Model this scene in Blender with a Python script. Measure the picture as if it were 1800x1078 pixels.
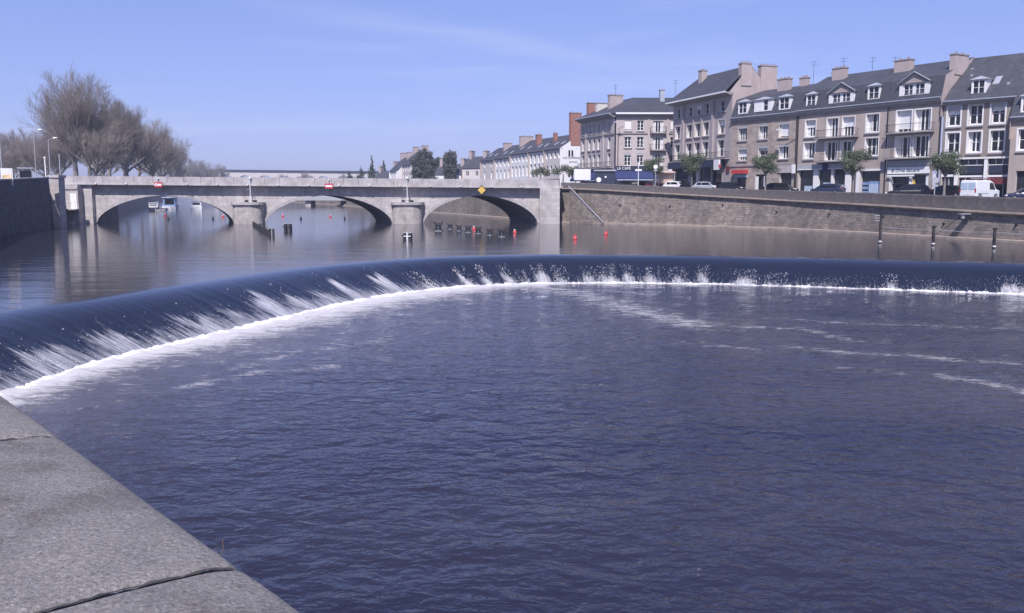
import bpy, math, random
import numpy as np
from mathutils import Vector, Matrix

# ------------------------------------------------------------------ clearing
for _o in list(bpy.data.objects):
    bpy.data.objects.remove(_o)
SC = bpy.context.scene
COL = SC.collection
RAD = math.radians

# ------------------------------------------------------------------ camera (upper pool level is z = 0)
cam_d = bpy.data.cameras.new('camera')
cam_d.sensor_width = 36.0
cam_d.lens = 31.0
cam_d.clip_start = 0.05
cam_d.clip_end = 6000.0
cam = bpy.data.objects.new('camera', cam_d)
COL.objects.link(cam)
cam.location = (0, 0, 4.2)
cam.rotation_euler = (RAD(90 - 7.316), 0, 0)
SC.camera = cam

# ------------------------------------------------------------------ sky and sun
SUN_EL = RAD(49)
SUN_AZ = (-0.17, -0.985)                    # the sun stands behind the camera, a little to the left
world = bpy.data.worlds.new('World')
SC.world = world
world.use_nodes = True
wn, wl = world.node_tree.nodes, world.node_tree.links
wn.clear()
w_out = wn.new('ShaderNodeOutputWorld')
w_bg = wn.new('ShaderNodeBackground')
w_sky = wn.new('ShaderNodeTexSky')
w_sky.sky_type = 'NISHITA'
w_sky.sun_disc = False
w_sky.sun_elevation = SUN_EL
w_sky.sun_rotation = math.pi - math.atan2(SUN_AZ[0], -SUN_AZ[1])
w_sky.altitude = 50
w_sky.air_density = 1.0
w_sky.dust_density = 0.25
w_sky.ozone_density = 2.2
# thin cirrus streaks drawn out in one direction
w_tc = wn.new('ShaderNodeTexCoord')
w_map = wn.new('ShaderNodeMapping')
w_map.inputs['Rotation'].default_value = (0, RAD(9), RAD(-8))
w_map.inputs['Scale'].default_value = (1.3, 1.5, 15.0)
w_n1 = wn.new('ShaderNodeTexNoise'); w_n1.inputs['Scale'].default_value = 1.6; w_n1.inputs['Detail'].default_value = 7
w_n1.inputs['Roughness'].default_value = 0.55; w_n1.inputs['Distortion'].default_value = 0.5
w_rmp = wn.new('ShaderNodeMapRange'); w_rmp.inputs[1].default_value = 0.53; w_rmp.inputs[2].default_value = 0.80
w_rmp.inputs[3].default_value = 0.0; w_rmp.inputs[4].default_value = 0.30
w_tint = wn.new('ShaderNodeMix'); w_tint.data_type = 'RGBA'; w_tint.blend_type = 'MULTIPLY'
w_tint.inputs[0].default_value = 1.0
w_tint.inputs[7].default_value = (5.3, 5.5, 8.6, 1)
# soften the contrast between horizon and zenith as the hazy spring air does
w_sc = wn.new('ShaderNodeVectorMath'); w_sc.operation = 'SCALE'; w_sc.inputs['Scale'].default_value = 0.10
w_gm = wn.new('ShaderNodeGamma'); w_gm.inputs['Gamma'].default_value = 0.60
# one long drawn-out streak of cirrus high to the north, beside the faint general veil
w_sep = wn.new('ShaderNodeSeparateXYZ'); wl.new(w_tc.outputs['Generated'], w_sep.inputs[0])
def w_math(op, a, b=None, c=None, clamp=False):
    n = wn.new('ShaderNodeMath'); n.operation = op; n.use_clamp = clamp
    for i, v in enumerate((a, b, c)):
        if v is None: continue
        if isinstance(v, (int, float)): n.inputs[i].default_value = v
        else: wl.new(v, n.inputs[i])
    return n.outputs[0]
w_y = w_math('MAXIMUM', w_sep.outputs['Y'], 0.05)
w_u = w_math('DIVIDE', w_sep.outputs['X'], w_y)
w_v = w_math('DIVIDE', w_sep.outputs['Z'], w_y)
w_d = w_math('SUBTRACT', w_v, w_math('MULTIPLY_ADD', w_u, -0.15, 0.163))
w_d = w_math('ADD', w_d, w_math('MULTIPLY_ADD', w_n1.outputs['Fac'], 0.05, -0.025))
w_g = w_math('POWER', 2.718, w_math('MULTIPLY', w_math('MULTIPLY', w_d, w_d), -9000.0))
w_e = w_math('POWER', 2.718, w_math('MULTIPLY', w_math('POWER', w_math('ADD', w_u, 0.03), 2.0), -22.0))
w_st = w_math('MULTIPLY', w_math('MULTIPLY', w_g, w_e), 0.18)
w_mix = wn.new('ShaderNodeMix'); w_mix.data_type = 'RGBA'
w_mix.inputs[7].default_value = (6.5, 6.6, 7.6, 1)
wl.new(w_tc.outputs['Generated'], w_map.inputs['Vector'])
wl.new(w_map.outputs['Vector'], w_n1.inputs['Vector'])
wl.new(w_n1.outputs['Fac'], w_rmp.inputs[0])
wl.new(w_sky.outputs['Color'], w_sc.inputs[0])
wl.new(w_sc.outputs[0], w_gm.inputs['Color'])
wl.new(w_gm.outputs['Color'], w_tint.inputs[6])
wl.new(w_tint.outputs[2], w_mix.inputs[6])
wl.new(w_math('MAXIMUM', w_rmp.outputs[0], w_st), w_mix.inputs[0])
wl.new(w_mix.outputs[2], w_bg.inputs['Color'])
w_bg.inputs['Strength'].default_value = 0.10
wl.new(w_bg.outputs['Background'], w_out.inputs['Surface'])

sun_d = bpy.data.lights.new('sun', 'SUN')
sun_d.energy = 4.3
sun_d.angle = RAD(0.5)
sun_d.color = (1.0, 0.93, 0.88)
sun = bpy.data.objects.new('sun', sun_d)
COL.objects.link(sun)
_az = Vector((SUN_AZ[0], SUN_AZ[1], 0)).normalized()
SUN_DIR = Vector((_az.x * math.cos(SUN_EL), _az.y * math.cos(SUN_EL), math.sin(SUN_EL)))
sun.rotation_euler = SUN_DIR.to_track_quat('Z', 'Y').to_euler()
sun.location = (0, -40, 60)

# ------------------------------------------------------------------ exposure
vs = SC.view_settings
vs.view_transform = 'Standard'
vs.look = 'None'
vs.gamma = 1.0
vs.use_curve_mapping = False
vs.exposure = 0.35
vs.use_white_balance = True
vs.white_balance_temperature = 6100
vs.white_balance_tint = 13

# ------------------------------------------------------------------ helpers
rnd = random.Random(11)

def tag(o, label=None, cat=None, group=None, kind=None):
    if label: o['label'] = label
    if cat: o['category'] = cat
    if group: o['group'] = group
    if kind: o['kind'] = kind
    return o

def empty(name, loc=(0, 0, 0), rz=0.0):
    o = bpy.data.objects.new(name, None)
    o.empty_display_size = 0.5
    COL.objects.link(o)
    o.location = loc
    o.rotation_euler = (0, 0, rz)
    return o

def link(name, me, parent=None, loc=(0, 0, 0), rz=0.0, scale=None):
    o = bpy.data.objects.new(name, me)
    COL.objects.link(o)
    if parent is not None: o.parent = parent
    o.location = loc
    o.rotation_euler = (0, 0, rz)
    if scale is not None: o.scale = scale
    return o

def copy_tree(o, parent=None):
    c = o.copy()
    COL.objects.link(c)
    c.parent = parent
    for ch in list(o.children):
        copy_tree(ch, c)
    return c

class MB:
    """collects faces, then links them as one mesh object"""
    def __init__(s):
        s.v = []; s.f = []
    def add(s, pts, faces):
        b = len(s.v)
        s.v.extend([tuple(p) for p in pts])
        s.f.extend([tuple(i + b for i in f) for f in faces])
        return s
    def poly(s, *pts):
        return s.add(pts, [tuple(range(len(pts)))])
    def box(s, x0, x1, y0, y1, z0, z1):
        return s.add([(x0, y0, z0), (x1, y0, z0), (x1, y1, z0), (x0, y1, z0), (x0, y0, z1), (x1, y0, z1), (x1, y1, z1), (x0, y1, z1)],
                     [(0, 3, 2, 1), (4, 5, 6, 7), (0, 1, 5, 4), (1, 2, 6, 5), (2, 3, 7, 6), (3, 0, 4, 7)])
    def prism(s, base, top):
        n = len(base)
        s.add(list(base) + list(top), [tuple(range(n))[::-1], tuple(range(n, 2 * n))] + [(i, (i + 1) % n, n + (i + 1) % n, n + i) for i in range(n)])
        return s
    def ext_x(s, prof, x0, x1):      # prof: (y, z) counter-clockwise seen from +x
        return s.prism([(x0, y, z) for y, z in prof], [(x1, y, z) for y, z in prof])
    def ext_y(s, prof, y0, y1):
        return s.prism([(x, y0, z) for x, z in prof], [(x, y1, z) for x, z in prof])
    def ext_z(s, prof, z0, z1):
        return s.prism([(x, y, z0) for x, y in prof], [(x, y, z1) for x, y in prof])
    def tube(s, p0, p1, r0, r1=None, n=8, cap=True):
        r1 = r0 if r1 is None else r1
        p0 = Vector(p0); p1 = Vector(p1)
        d = (p1 - p0)
        if d.length < 1e-6: return s
        d.normalize()
        a = d.orthogonal().normalized(); b = d.cross(a)
        A = []; B = []
        for i in range(n):
            t = 2 * math.pi * i / n
            q = a * math.cos(t) + b * math.sin(t)
            A.append(p0 + q * r0); B.append(p1 + q * r1)
        fs = [(i, (i + 1) % n, n + (i + 1) % n, n + i) for i in range(n)]
        if cap: fs += [tuple(range(n))[::-1], tuple(range(n, 2 * n))]
        return s.add(A + B, fs)
    def lathe(s, prof, n=12, c=(0, 0, 0)):   # prof: (r, z)
        pts = []
        for r, z in prof:
            for i in range(n):
                t = 2 * math.pi * i / n
                pts.append((c[0] + r * math.cos(t), c[1] + r * math.sin(t), c[2] + z))
        fs = []
        for k in range(len(prof) - 1):
            for i in range(n):
                fs.append((k * n + i, k * n + (i + 1) % n, (k + 1) * n + (i + 1) % n, (k + 1) * n + i))
        fs.append(tuple(range(n))[::-1]); fs.append(tuple(range((len(prof) - 1) * n, len(prof) * n)))
        return s.add(pts, fs)
    def mesh(s, name, mat, smooth=False, uv=True):
        me = bpy.data.meshes.new(name)
        me.from_pydata(s.v, [], s.f)
        if mat is not None: me.materials.append(mat)
        if uv and len(s.f) < 60000:
            lay = me.uv_layers.new(name='UVMap')
            for p in me.polygons:
                n = p.normal
                if abs(n.z) > 0.92:
                    for li in p.loop_indices:
                        co = me.vertices[me.loops[li].vertex_index].co
                        lay.data[li].uv = (co.x, co.y)
                else:
                    t = Vector((-n.y, n.x, 0)).normalized()
                    w = n.cross(t)
                    for li in p.loop_indices:
                        co = me.vertices[me.loops[li].vertex_index].co
                        lay.data[li].uv = (co.dot(t), co.dot(w))
        if smooth:
            me.polygons.foreach_set('use_smooth', [True] * len(me.polygons))
        me.update()
        return me
    def build(s, name, mat, parent=None, smooth=False, loc=(0, 0, 0), rz=0.0):
        return link(name, s.mesh(name, mat, smooth), parent, loc, rz)

# ------------------------------------------------------------------ materials
MATS = {}
def material(name, col, rough=0.8, var=0.12, scale=2.0, bump=0.0, bscale=30.0, metal=0.0, spec=0.4,
             brick=None, dirt=None, var2=0.0, scale2=0.25, emit=None):
    m = bpy.data.materials.new(name)
    m.use_nodes = True
    nt = m.node_tree; N = nt.nodes; L = nt.links
    b = N['Principled BSDF']
    b.inputs['Roughness'].default_value = rough
    b.inputs['Metallic'].default_value = metal
    b.inputs['Specular IOR Level'].default_value = spec
    tc = N.new('ShaderNodeTexCoord')
    def noise(sc, det=5, vec=None, stretch=None, rg=0.55):
        n = N.new('ShaderNodeTexNoise'); n.inputs['Scale'].default_value = sc; n.inputs['Detail'].default_value = det
        n.inputs['Roughness'].default_value = rg
        src = vec or tc.outputs['Object']
        if stretch:
            mp = N.new('ShaderNodeMapping'); mp.inputs['Scale'].default_value = stretch
            L.new(src, mp.inputs['Vector']); src = mp.outputs['Vector']
        L.new(src, n.inputs['Vector'])
        return n
    def mul(colsock, facsock, lo, hi, a=0.3, bb=0.7):
        mr = N.new('ShaderNodeMapRange'); mr.inputs[1].default_value = a; mr.inputs[2].default_value = bb
        mr.inputs[3].default_value = lo; mr.inputs[4].default_value = hi
        L.new(facsock, mr.inputs[0])
        mx = N.new('ShaderNodeVectorMath'); mx.operation = 'SCALE'
        L.new(colsock, mx.inputs[0]); L.new(mr.outputs[0], mx.inputs['Scale'])
        return mx.outputs[0]
    rgb = N.new('ShaderNodeRGB'); rgb.outputs[0].default_value = (*col, 1)
    cur = rgb.outputs[0]
    hgt = None
    if brick:
        bw, bh, mort, contrast = brick[:4]
        bt = N.new('ShaderNodeTexBrick')
        bt.offset = 0.5; bt.squash = 1.0
        bt.inputs['Color1'].default_value = (1 - contrast,) * 3 + (1,)
        bt.inputs['Color2'].default_value = (1 + contrast,) * 3 + (1,)
        mc = brick[4] if len(brick) > 4 else 0.7
        bt.inputs['Mortar'].default_value = (mc, mc, mc, 1)
        bt.inputs['Scale'].default_value = 1.0
        bt.inputs['Mortar Size'].default_value = mort
        bt.inputs['Mortar Smooth'].default_value = 0.2
        bt.inputs['Brick Width'].default_value = bw
        bt.inputs['Row Height'].default_value = bh
        wv = N.new('ShaderNodeVectorMath'); wv.operation = 'ADD'
        nz = noise(1.4, 2, tc.outputs['UV'])
        sc_ = N.new('ShaderNodeVectorMath'); sc_.operation = 'SCALE'; sc_.inputs['Scale'].default_value = brick[5] if len(brick) > 5 else 0.02
        L.new(nz.outputs['Color'], sc_.inputs[0])
        L.new(tc.outputs['UV'], wv.inputs[0]); L.new(sc_.outputs[0], wv.inputs[1])
        L.new(wv.outputs[0], bt.inputs['Vector'])
        mm = N.new('ShaderNodeVectorMath'); mm.operation = 'MULTIPLY'
        L.new(cur, mm.inputs[0]); L.new(bt.outputs['Color'], mm.inputs[1])
        cur = mm.outputs[0]
        inv = N.new('ShaderNodeMath'); inv.operation = 'SUBTRACT'; inv.inputs[0].default_value = 1.0
        L.new(bt.outputs['Fac'], inv.inputs[1])
        hgt = inv.outputs[0]
    if var > 0:
        cur = mul(cur, noise(scale).outputs['Fac'], 1 - var, 1 + var)
    if var2 > 0:
        cur = mul(cur, noise(scale2, 3).outputs['Fac'], 1 - var2, 1 + var2)
    if dirt:
        dcol, amt, dsc, stretch = dirt
        dn = noise(dsc, 6, tc.outputs['UV'], stretch, 0.65)
        mr = N.new('ShaderNodeMapRange'); mr.inputs[1].default_value = 0.62 - 0.25 * amt; mr.inputs[2].default_value = 0.75
        mr.inputs[3].default_value = 0; mr.inputs[4].default_value = min(1.0, 0.55 + 0.4 * amt)
        L.new(dn.outputs['Fac'], mr.inputs[0])
        mx = N.new('ShaderNodeMix'); mx.data_type = 'RGBA'
        mx.inputs[7].default_value = (*dcol, 1)
        L.new(mr.outputs[0], mx.inputs[0]); L.new(cur, mx.inputs[6])
        cur = mx.outputs[2]
    L.new(cur, b.inputs['Base Color'])
    if bump > 0 or hgt is not None:
        h = None
        if bump > 0:
            h = noise(bscale, 6).outputs['Fac']
        if hgt is not None:
            if h is not None:
                ad = N.new('ShaderNodeMath'); ad.operation = 'MULTIPLY_ADD'; ad.inputs[1].default_value = 1.2
                L.new(hgt, ad.inputs[0]); L.new(h, ad.inputs[2]); h = ad.outputs[0]
            else: h = hgt
        bp = N.new('ShaderNodeBump'); bp.inputs['Strength'].default_value = max(bump, 0.25); bp.inputs['Distance'].default_value = 0.03
        L.new(h, bp.inputs['Height']); L.new(bp.outputs['Normal'], b.inputs['Normal'])
    if emit:
        b.inputs['Emission Color'].default_value = (*emit[0], 1); b.inputs['Emission Strength'].default_value = emit[1]
    MATS[name] = m
    return m

material('bridge_stone', (0.47, 0.435, 0.41), 0.9, 0.16, 1.3, 0.35, 14, brick=(1.3, 0.5, 0.014, 0.11, 0.72, 0.06), dirt=((0.25, 0.22, 0.20), 0.55, 0.6, (1, 0.3, 1)))
material('pier_stone', (0.43, 0.385, 0.355), 0.9, 0.18, 1.6, 0.4, 12, brick=(1.1, 0.42, 0.012, 0.10, 0.78, 0.08), dirt=((0.20, 0.17, 0.15), 0.45, 0.7, (1, 0.35, 1)))
material('bridge_concrete', (0.43, 0.40, 0.385), 0.9, 0.18, 1.1, 0.25, 18, dirt=((0.22, 0.20, 0.19), 0.55, 0.7, (1, 0.5, 1)))
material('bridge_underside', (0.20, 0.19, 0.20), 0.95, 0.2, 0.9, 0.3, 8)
material('quay_stone', (0.255, 0.215, 0.18), 0.95, 0.26, 1.7, 0.7, 6, brick=(0.62, 0.27, 0.022, 0.20, 0.62, 0.45), dirt=((0.10, 0.09, 0.085), 0.62, 0.42, (1, 0.35, 1)), var2=0.25, scale2=0.12)
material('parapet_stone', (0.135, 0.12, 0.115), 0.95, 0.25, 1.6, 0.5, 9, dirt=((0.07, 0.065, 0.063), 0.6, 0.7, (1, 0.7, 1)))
material('ledge_stone', (0.34, 0.28, 0.23), 0.95, 0.2, 1.4, 0.5, 8, dirt=((0.14, 0.12, 0.10), 0.4, 0.8, (0.6, 1, 1)))
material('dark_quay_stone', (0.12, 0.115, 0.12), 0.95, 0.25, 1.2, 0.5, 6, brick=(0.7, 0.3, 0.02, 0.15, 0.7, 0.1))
material('granite', (0.26, 0.245, 0.23), 0.92, 0.0)
material('asphalt', (0.06, 0.06, 0.063), 0.95, 0.2, 1.0, 0.3, 40)
material('paving', (0.22, 0.21, 0.20), 0.95, 0.2, 1.2, 0.3, 20)
material('earth', (0.13, 0.12, 0.085), 0.98, 0.3, 0.4, 0.4, 3)
material('grass', (0.075, 0.095, 0.04), 0.98, 0.3, 0.5, 0.4, 4)
material('render_umber', (0.27, 0.23, 0.20), 0.92, 0.07, 0.8, 0.12, 60, var2=0.10, scale2=0.2, dirt=((0.20, 0.165, 0.15), 0.3, 0.5, (1, 0.2, 1)))
material('joint_moss', (0.055, 0.052, 0.046), 0.98, 0.4, 20)
material('render_taupe', (0.36, 0.305, 0.265), 0.92, 0.06, 0.8, 0.12, 60, var2=0.10, scale2=0.2, dirt=((0.23, 0.19, 0.17), 0.25, 0.5, (1, 0.2, 1)))
material('render_brown', (0.405, 0.34, 0.29), 0.92, 0.06, 0.8, 0.12, 60, var2=0.10, scale2=0.2, dirt=((0.25, 0.20, 0.18), 0.25, 0.5, (1, 0.2, 1)))
material('house_stone', (0.36, 0.30, 0.25), 0.92, 0.15, 1.0, 0.25, 20, brick=(0.85, 0.42, 0.010, 0.17, 0.85, 0.03))
material('render_grey', (0.385, 0.335, 0.32), 0.92, 0.08, 0.8, 0.12, 60, var2=0.10, scale2=0.2, dirt=((0.24, 0.22, 0.21), 0.3, 0.5, (1, 0.2, 1)))
material('render_pink', (0.46, 0.405, 0.38), 0.92, 0.06, 0.8, 0.1, 60, var2=0.08, scale2=0.2)
material('render_white', (0.78, 0.76, 0.73), 0.9, 0.05, 0.9, 0.05, 60)
material('render_cream', (0.63, 0.58, 0.53), 0.9, 0.07, 0.9, 0.05, 60)
material('gable_render', (0.42, 0.35, 0.32), 0.92, 0.10, 0.7, 0.15, 40, dirt=((0.26, 0.22, 0.21), 0.35, 0.4, (1, 0.3, 1)))
material('cornice_stone', (0.30, 0.275, 0.265), 0.9, 0.12, 1.5, 0.2, 30)
material('slate', (0.060, 0.062, 0.075), 0.72, 0.15, 1.2, 0.15, 25, spec=0.5, brick=(0.30, 0.22, 0.012, 0.16, 0.7, 0.01), var2=0.12, scale2=0.3)
material('zinc', (0.42, 0.44, 0.47), 0.5, 0.12, 1.5, metal=0.3)
material('white_paint', (0.80, 0.79, 0.77), 0.55, 0.04, 2.0)
material('white_reveal', (0.77, 0.75, 0.72), 0.8, 0.05, 2.0)
material('stone_reveal', (0.60, 0.56, 0.52), 0.85, 0.07, 2.0)
material('grey_paint', (0.38, 0.39, 0.40), 0.55, 0.08, 2.0)
material('curtain', (0.62, 0.61, 0.60), 0.95, 0.12, 6.0)
material('window_glass', (0.012, 0.014, 0.018), 0.06, 0.0, spec=0.5)
material('shop_glass', (0.020, 0.024, 0.032), 0.10, 0.3, 0.8, spec=0.5)
material('brick_red', (0.30, 0.15, 0.115), 0.92, 0.15, 2.0, 0.2, 20, brick=(0.22, 0.075, 0.012, 0.15, 1.3, 0.0))
material('terracotta', (0.40, 0.17, 0.11), 0.9, 0.15, 3)
material('iron', (0.028, 0.028, 0.032), 0.55, 0.2, 5, metal=0.4)
material('galvanised', (0.50, 0.51, 0.53), 0.45, 0.1, 4, metal=0.5)
material('dark_timber', (0.045, 0.042, 0.042), 0.9, 0.35, 3, 0.5, 12)
material('blue_awning', (0.030, 0.040, 0.120), 0.85, 0.1, 2)
material('navy_panel', (0.030, 0.036, 0.065), 0.6, 0.1, 2)
material('blue_door', (0.20, 0.30, 0.47), 0.6, 0.06, 2)
material('pale_blue', (0.42, 0.50, 0.60), 0.7, 0.06, 2)
material('red_paint', (0.48, 0.05, 0.055), 0.5, 0.05, 2)
material('maroon', (0.16, 0.035, 0.040), 0.6, 0.1, 2)
material('yellow_paint', (0.66, 0.45, 0.09), 0.5, 0.05, 2)
material('black_paint', (0.015, 0.015, 0.018), 0.5, 0.1, 2)
material('buoy_red', (0.60, 0.09, 0.09), 0.45, 0.12, 4)
material('rubber', (0.02, 0.02, 0.02), 0.9, 0.2, 8)
material('car_white', (0.78, 0.78, 0.78), 0.25, 0.0, spec=0.6)
material('car_silver', (0.50, 0.51, 0.53), 0.3, 0.0, metal=0.4)
material('car_black', (0.014, 0.015, 0.018), 0.2, 0.0, spec=0.6)
material('car_blue', (0.022, 0.030, 0.065), 0.25, 0.0, spec=0.6)
material('car_maroon', (0.12, 0.018, 0.022), 0.25, 0.0, spec=0.6)
material('car_glass', (0.010, 0.011, 0.014), 0.05, 0.0, spec=0.6)
material('tail_red', (0.45, 0.02, 0.02), 0.3, 0.0)
material('beige_canvas', (0.52, 0.40, 0.33), 0.9, 0.08, 3)
material('bark', (0.25, 0.225, 0.205), 0.95, 0.30, 1.5, 0.3, 8)
material('twig', (0.235, 0.205, 0.18), 0.95, 0.2, 0.4)
material('leaf_green', (0.10, 0.125, 0.070), 0.7, 0.35, 1.1, spec=0.3)
material('leaf_dark', (0.105, 0.120, 0.092), 0.8, 0.35, 0.9, spec=0.3)
material('leaf_olive', (0.10, 0.115, 0.065), 0.7, 0.35, 1.1, spec=0.3)
material('dry_stalk', (0.16, 0.11, 0.07), 0.9, 0.2, 5)
material('poster', (0.68, 0.52, 0.30), 0.6, 0.45, 1.8)
material('wood_far', (0.115, 0.10, 0.095), 0.98, 0.3, 0.08)
K = MATS

# ================================================================== WATER
def catmull(pts, n):
    """resample a polyline smoothly to n points, equal arc length"""
    P = np.array(pts, float)
    P = np.vstack([2 * P[0] - P[1], P, 2 * P[-1] - P[-2]])
    out = []
    for i in range(1, len(P) - 2):
        p0, p1, p2, p3 = P[i - 1:i + 3]
        for t in np.linspace(0, 1, 40, endpoint=False):
            out.append(0.5 * ((2 * p1) + (-p0 + p2) * t + (2 * p0 - 5 * p1 + 4 * p2 - p3) * t ** 2 + (-p0 + 3 * p1 - 3 * p2 + p3) * t ** 3))
    out.append(P[-2])
    out = np.array(out)
    s = np.concatenate([[0], np.cumsum(np.linalg.norm(np.diff(out[:, :2], axis=0), axis=1))])
    q = np.linspace(0, s[-1], n)
    return np.stack([np.interp(q, s, out[:, k]) for k in range(out.shape[1])], axis=1)

def grid_mesh(name, V, nu, nv, mat, uv=None, smooth=True, attrs=None):
    idx = np.arange(nu * nv).reshape(nu, nv)
    F = np.stack([idx[:-1, :-1], idx[1:, :-1], idx[1:, 1:], idx[:-1, 1:]], axis=-1).reshape(-1, 4)
    me = bpy.data.meshes.new(name)
    me.vertices.add(len(V)); me.vertices.foreach_set('co', V.astype(np.float32).ravel())
    me.loops.add(F.size); me.loops.foreach_set('vertex_index', F.astype(np.int32).ravel())
    me.polygons.add(len(F)); me.polygons.foreach_set('loop_start', np.arange(0, F.size, 4, dtype=np.int32))
    try: me.polygons.foreach_set('loop_total', np.full(len(F), 4, dtype=np.int32))
    except Exception: pass
    if smooth: me.polygons.foreach_set('use_smooth', np.ones(len(F), dtype=bool))
    if uv is not None:
        l = me.uv_layers.new(name='UVMap')
        l.data.foreach_set('uv', uv[F.ravel()].astype(np.float32).ravel())
    for k, a in (attrs or {}).items():
        at = me.attributes.new(k, 'FLOAT', 'POINT'); at.data.foreach_set('value', a.astype(np.float32))
    me.materials.append(mat)
    me.update(calc_edges=True)
    return me

def water_material(name, col, rough, layers, foam=None, dist=0.05):
    """layers: (scale, (sx, sy, sz), strength, detail) noise bumps in metres; foam: 'pool' or 'weir'"""
    m = bpy.data.materials.new(name); m.use_nodes = True
    N = m.node_tree.nodes; L = m.node_tree.links
    b = N['Principled BSDF']
    b.inputs['Base Color'].default_value = (*col, 1)
    b.inputs['Roughness'].default_value = rough
    b.inputs['IOR'].default_value = 1.333
    b.inputs['Specular IOR Level'].default_value = 0.5
    tc = N.new('ShaderNodeTexCoord')
    src = tc.outputs['UV'] if foam == 'weir' else tc.outputs['Object']
    tot = None
    for sc, st, w, det in layers:
        mp = N.new('ShaderNodeMapping'); mp.inputs['Scale'].default_value = st
        L.new(src, mp.inputs['Vector'])
        n = N.new('ShaderNodeTexNoise'); n.inputs['Scale'].default_value = sc; n.inputs['Detail'].default_value = det
        n.inputs['Distortion'].default_value = 0.35
        L.new(mp.outputs['Vector'], n.inputs['Vector'])
        mu = N.new('ShaderNodeMath'); mu.operation = 'MULTIPLY'; mu.inputs[1].default_value = w
        L.new(n.outputs['Fac'], mu.inputs[0])
        if tot is None: tot = mu.outputs[0]
        else:
            ad = N.new('ShaderNodeMath'); ad.operation = 'ADD'; L.new(tot, ad.inputs[0]); L.new(mu.outputs[0], ad.inputs[1]); tot = ad.outputs[0]
    bp = N.new('ShaderNodeBump'); bp.inputs['Strength'].default_value = 1.0; bp.inputs['Distance'].default_value = dist
    if foam == 'weir':                      # the sheet is glassy at the lip and roughens as it falls
        sp = N.new('ShaderNodeSeparateXYZ'); L.new(src, sp.inputs[0])
        mr = N.new('ShaderNodeMapRange'); mr.inputs[1].default_value = 0.8; mr.inputs[2].default_value = 3.6; mr.inputs[3].default_value = 0.10; mr.inputs[4].default_value = 1.0
        L.new(sp.outputs['Y'], mr.inputs[0]); L.new(mr.outputs[0], bp.inputs['Strength'])
    L.new(tot, bp.inputs['Height']); L.new(bp.outputs['Normal'], b.inputs['Normal'])
    if foam:
        at = N.new('ShaderNodeAttribute'); at.attribute_name = 'foam'
        def nz(sc, st, det, rg=0.6):
            mp = N.new('ShaderNodeMapping'); mp.inputs['Scale'].default_value = st
            L.new(src, mp.inputs['Vector'])
            n = N.new('ShaderNodeTexNoise'); n.inputs['Scale'].default_value = sc; n.inputs['Detail'].default_value = det
            n.inputs['Roughness'].default_value = rg; n.inputs['Distortion'].default_value = 0.6
            L.new(mp.outputs['Vector'], n.inputs['Vector'])
            return n.outputs['Fac']
        if foam == 'weir':
            a1 = nz(1.0, (6.5, 0.45, 1), 6, 0.62); a2 = nz(1.0, (19, 2.2, 1), 5, 0.7)
        else:
            a1 = nz(1.3, (0.7, 2.2, 1), 7, 0.68); a2 = nz(4.5, (1.0, 2.4, 1), 5, 0.7)
        mx = N.new('ShaderNodeMath'); mx.operation = 'MULTIPLY_ADD'; mx.inputs[1].default_value = 0.55
        hf = N.new('ShaderNodeMath'); hf.operation = 'MULTIPLY'; hf.inputs[1].default_value = 0.45
        L.new(a2, hf.inputs[0]); L.new(a1, mx.inputs[0]); L.new(hf.outputs[0], mx.inputs[2])
        # mask = clamp((noise - (0.78 - 0.62*foam)) * k)
        th = N.new('ShaderNodeMath'); th.operation = 'MULTIPLY_ADD'; th.inputs[1].default_value = 0.50; th.inputs[2].default_value = -0.70
        L.new(at.outputs['Fac'], th.inputs[0])
        sm = N.new('ShaderNodeMath'); sm.operation = 'ADD'; L.new(mx.outputs[0], sm.inputs[0]); L.new(th.outputs[0], sm.inputs[1])
        k = N.new('ShaderNodeMath'); k.operation = 'MULTIPLY'; k.use_clamp = True; k.inputs[1].default_value = 5.0 if foam == 'pool' else 4.0
        L.new(sm.outputs[0], k.inputs[0])
        fb = N.new('ShaderNodeBsdfDiffuse'); fb.inputs['Color'].default_value = (0.60, 0.575, 0.56, 1) if foam == 'pool' else (0.66, 0.65, 0.66, 1)
        ms = N.new('ShaderNodeMixShader')
        ko = N.new('ShaderNodeMath'); ko.operation = 'MULTIPLY'; ko.inputs[1].default_value = 0.92 if foam == 'pool' else 0.72
        L.new(k.outputs[0], ko.inputs[0]); L.new(ko.outputs[0], ms.inputs[0]); L.new(b.outputs[0], ms.inputs[1]); L.new(fb.outputs[0], ms.inputs[2])
        L.new(ms.outputs[0], N['Material Output'].inputs['Surface'])
        # silt stirred up by the fall clouds the water near the foam
        if foam == 'pool':
            sl = N.new('ShaderNodeAttribute'); sl.attribute_name = 'silt'
            mc = N.new('ShaderNodeMix'); mc.data_type = 'RGBA'
            mc.inputs[6].default_value = (*col, 1); mc.inputs[7].default_value = (0.20, 0.17, 0.16, 1)
            L.new(sl.outputs['Fac'], mc.inputs[0]); L.new(mc.outputs[2], b.inputs['Base Color'])
    MATS[name] = m
    return m

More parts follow.
